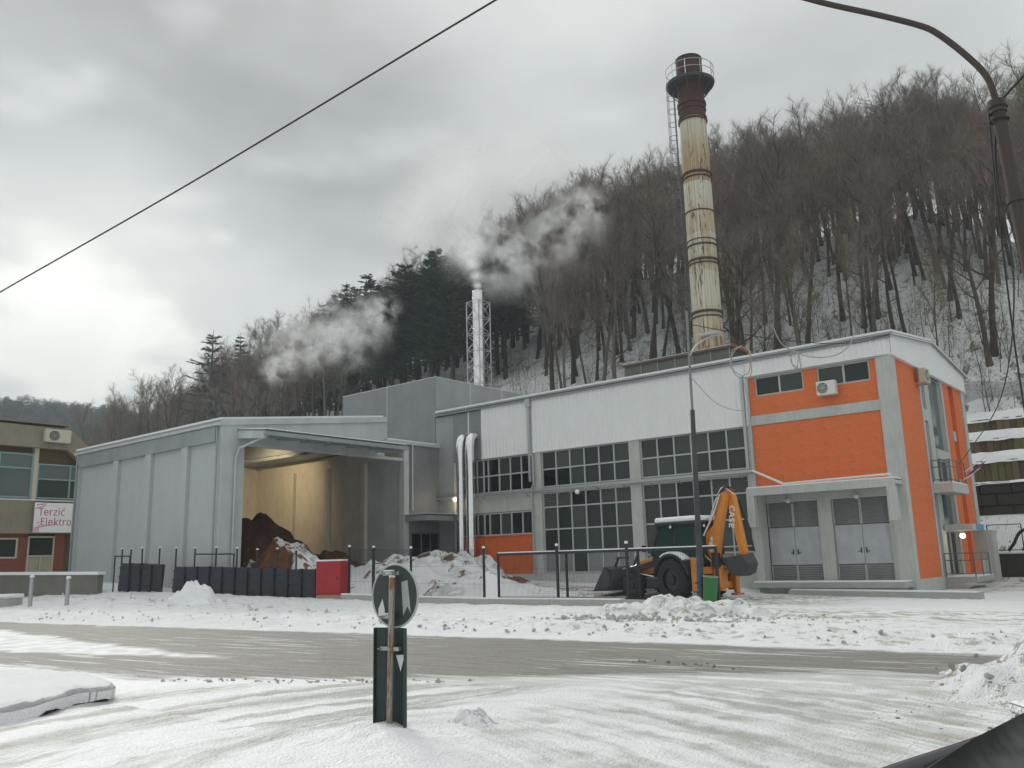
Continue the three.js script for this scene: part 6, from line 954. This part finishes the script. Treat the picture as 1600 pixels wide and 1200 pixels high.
  // wood on the far ridge
  const far = [[BARE[0], twigMats[2], barkMats[2], 1800], [CON[0], needleMats[0], barkMats[2], 700]];
  const FW = new THREE.Group(); FW.name = 'far_wood'; tag(FW, 'dark bluish wood covering the far hill', 'wood', null, 'stuff'); scene.add(FW); const ray = new THREE.Raycaster(), fh = scene.getObjectByName('far_hill');
  const H2 = (x, z) => { const d = Math.hypot(x + 640, (z + 215) * 0.8); return -6 + 108 * Math.exp(-d * d / 60000) + 26 * Math.exp(-(Math.pow(x + 430, 2) / 4000 + Math.pow(z + 110, 2) / 16000)) + 5 * fbm2(x * 0.01, z * 0.01, 3); };
  for (const [T0, tm, bm, n] of far) { const im = new THREE.InstancedMesh(T0.crown, tm, n); im.name = 'crowns'; im.userData.kind = 'stuff'; FW.add(im); for (let i = 0; i < n; i++) { const con = T0 === CON[0], x = con ? rr(-520, -390) : rr(-700, -390), z = con ? rr(-220, -20) : rr(-360, 20); e.set(0, rr(0, 6.28), 0); const s = rr(0.8, 1.1); m4.compose(V(x, H2(x, z) - 3, z), q.setFromEuler(e), V(s * 1.6, s, s * 1.6)); im.setMatrixAt(i, m4); } }
}

// ------------------------------------------------------------------ steam: soft curved veils through the depth of each plume
{
  const veil = [0, 1, 2].map((k) => dataTex(192, 192, (u, v, c) => { const x = u * 2 - 1, y = v * 2 - 1, d = Math.hypot(x, y), n = fbm2(x * 0.9 + k * 7.3, y * 0.9 - k * 3.1, 3), e = clamp(d + 0.35 * n); c[0] = c[1] = c[2] = sm(1, 0.05, d) * Math.exp(-2.0 * e * e) * clamp(0.95 + 0.9 * n); }));
  const torn = [0, 1, 2].map((k) => dataTex(192, 192, (u, v, c) => { const x = u * 2 - 1, y = v * 2 - 1, d = Math.hypot(x, y), n = fbm2(x * 1.3 + k * 5.3 + 40, y * 1.3 - k * 3.1, 3); c[0] = c[1] = c[2] = sm(1, 0.25, d) * Math.exp(-1.2 * d * d) * sm(-0.55, 0.6, n); }));
  const vapour = (t, o) => new THREE.MeshPhysicalMaterial({ color: col(0.97, 0.975, 0.98), roughness: 1, transmission: 0.5, thickness: 0, specularIntensity: 0, alphaMap: t, transparent: true, opacity: o, side: THREE.DoubleSide, depthWrite: false }), mats = veil.map((t) => vapour(t, 0.9)), thin = torn.map((t) => vapour(t, 0.55)), ragged = torn.map((t) => vapour(t, 0.75));
  const plumes = [['broad white steam plume drifting from the steel stack over the wooded ridge', [[-31.9, 22.1, -11.0, 0.43], [-32.4, 23.1, -11.4, 0.65], [-33.3, 24.5, -12.0, 0.94], [-35.7, 26.6, -14.0, 1.5], [-50.9, 36.1, -30.0, 3.08], [-100.6, 64.4, -79.0, 8.25], [-91.4, 64.7, -80.0, 10.0], [-82.1, 63.9, -80.0, 10.28], [-73.3, 61.4, -78.0, 7.34], [-63.0, 57.5, -70.0, 4.46], [-88.2, 73.5, -84.0, 12.89], [-101.7, 75.1, -84.0, 14.28], [-73.2, 67.4, -80.0, 7.47], [-114.8, 73.3, -84.0, 11.94], [-38.2, 29.8, -24.0, 3.6], [-34.6, 31.6, -25.0, 3.9], [-41.5, 31.0, -24.0, 4.2], [-31.9, 32.6, -25.0, 2.7]]], ['thin grey steam drifting before the trees above the storage hall', [[-62.2, 20.9, -14.0, 1.44], [-61.0, 21.9, -14.0, 2.39], [-60.4, 23.2, -14.5, 2.88], [-58.5, 24.1, -15.0, 3.17], [-55.4, 24.1, -15.0, 3.26], [-53.0, 24.1, -15.5, 3.21], [-50.8, 24.3, -16.0, 2.87], [-48.5, 24.5, -16.0, 1.78], [-51.8, 22.3, -15.0, 2.7], [-55.5, 22.0, -14.5, 2.61]]]];
  reseed(31);
  for (const [label, list] of plumes) {
    const G = thing('steam', label, 'steam', list[0].slice(0, 3)); G.userData.kind = 'stuff';
    list.forEach(([x, y, z, r], i) => { const g = new THREE.CircleGeometry(r, 28), p = g.attributes.position; const g2 = new THREE.RingGeometry(0.001, r * 1.45, 32, 8), p2 = g2.attributes.position; for (let k = 0; k < p2.count; k++) { const a = p2.getX(k) / r, b = p2.getY(k) / r; p2.setZ(k, -r * 0.3 * (a * a + b * b) + 0.06 * r * n2(a * 1.2 + i, b * 1.2)); } g2.computeVertexNormals(); const o = new THREE.Mesh(g2, (label.startsWith('thin') ? thin : i > 13 ? ragged : mats)[i % 3]); o.name = 'veil'; o.userData.kind = 'stuff'; o.position.set(x - list[0][0], y - list[0][1], z - list[0][2]); o.rotation.set(rr(-0.3, 0.3), 0.69 + rr(-0.35, 0.35), rr(0, 6.28)); G.add(o); });
  }
}
renderer.render(scene, camera);
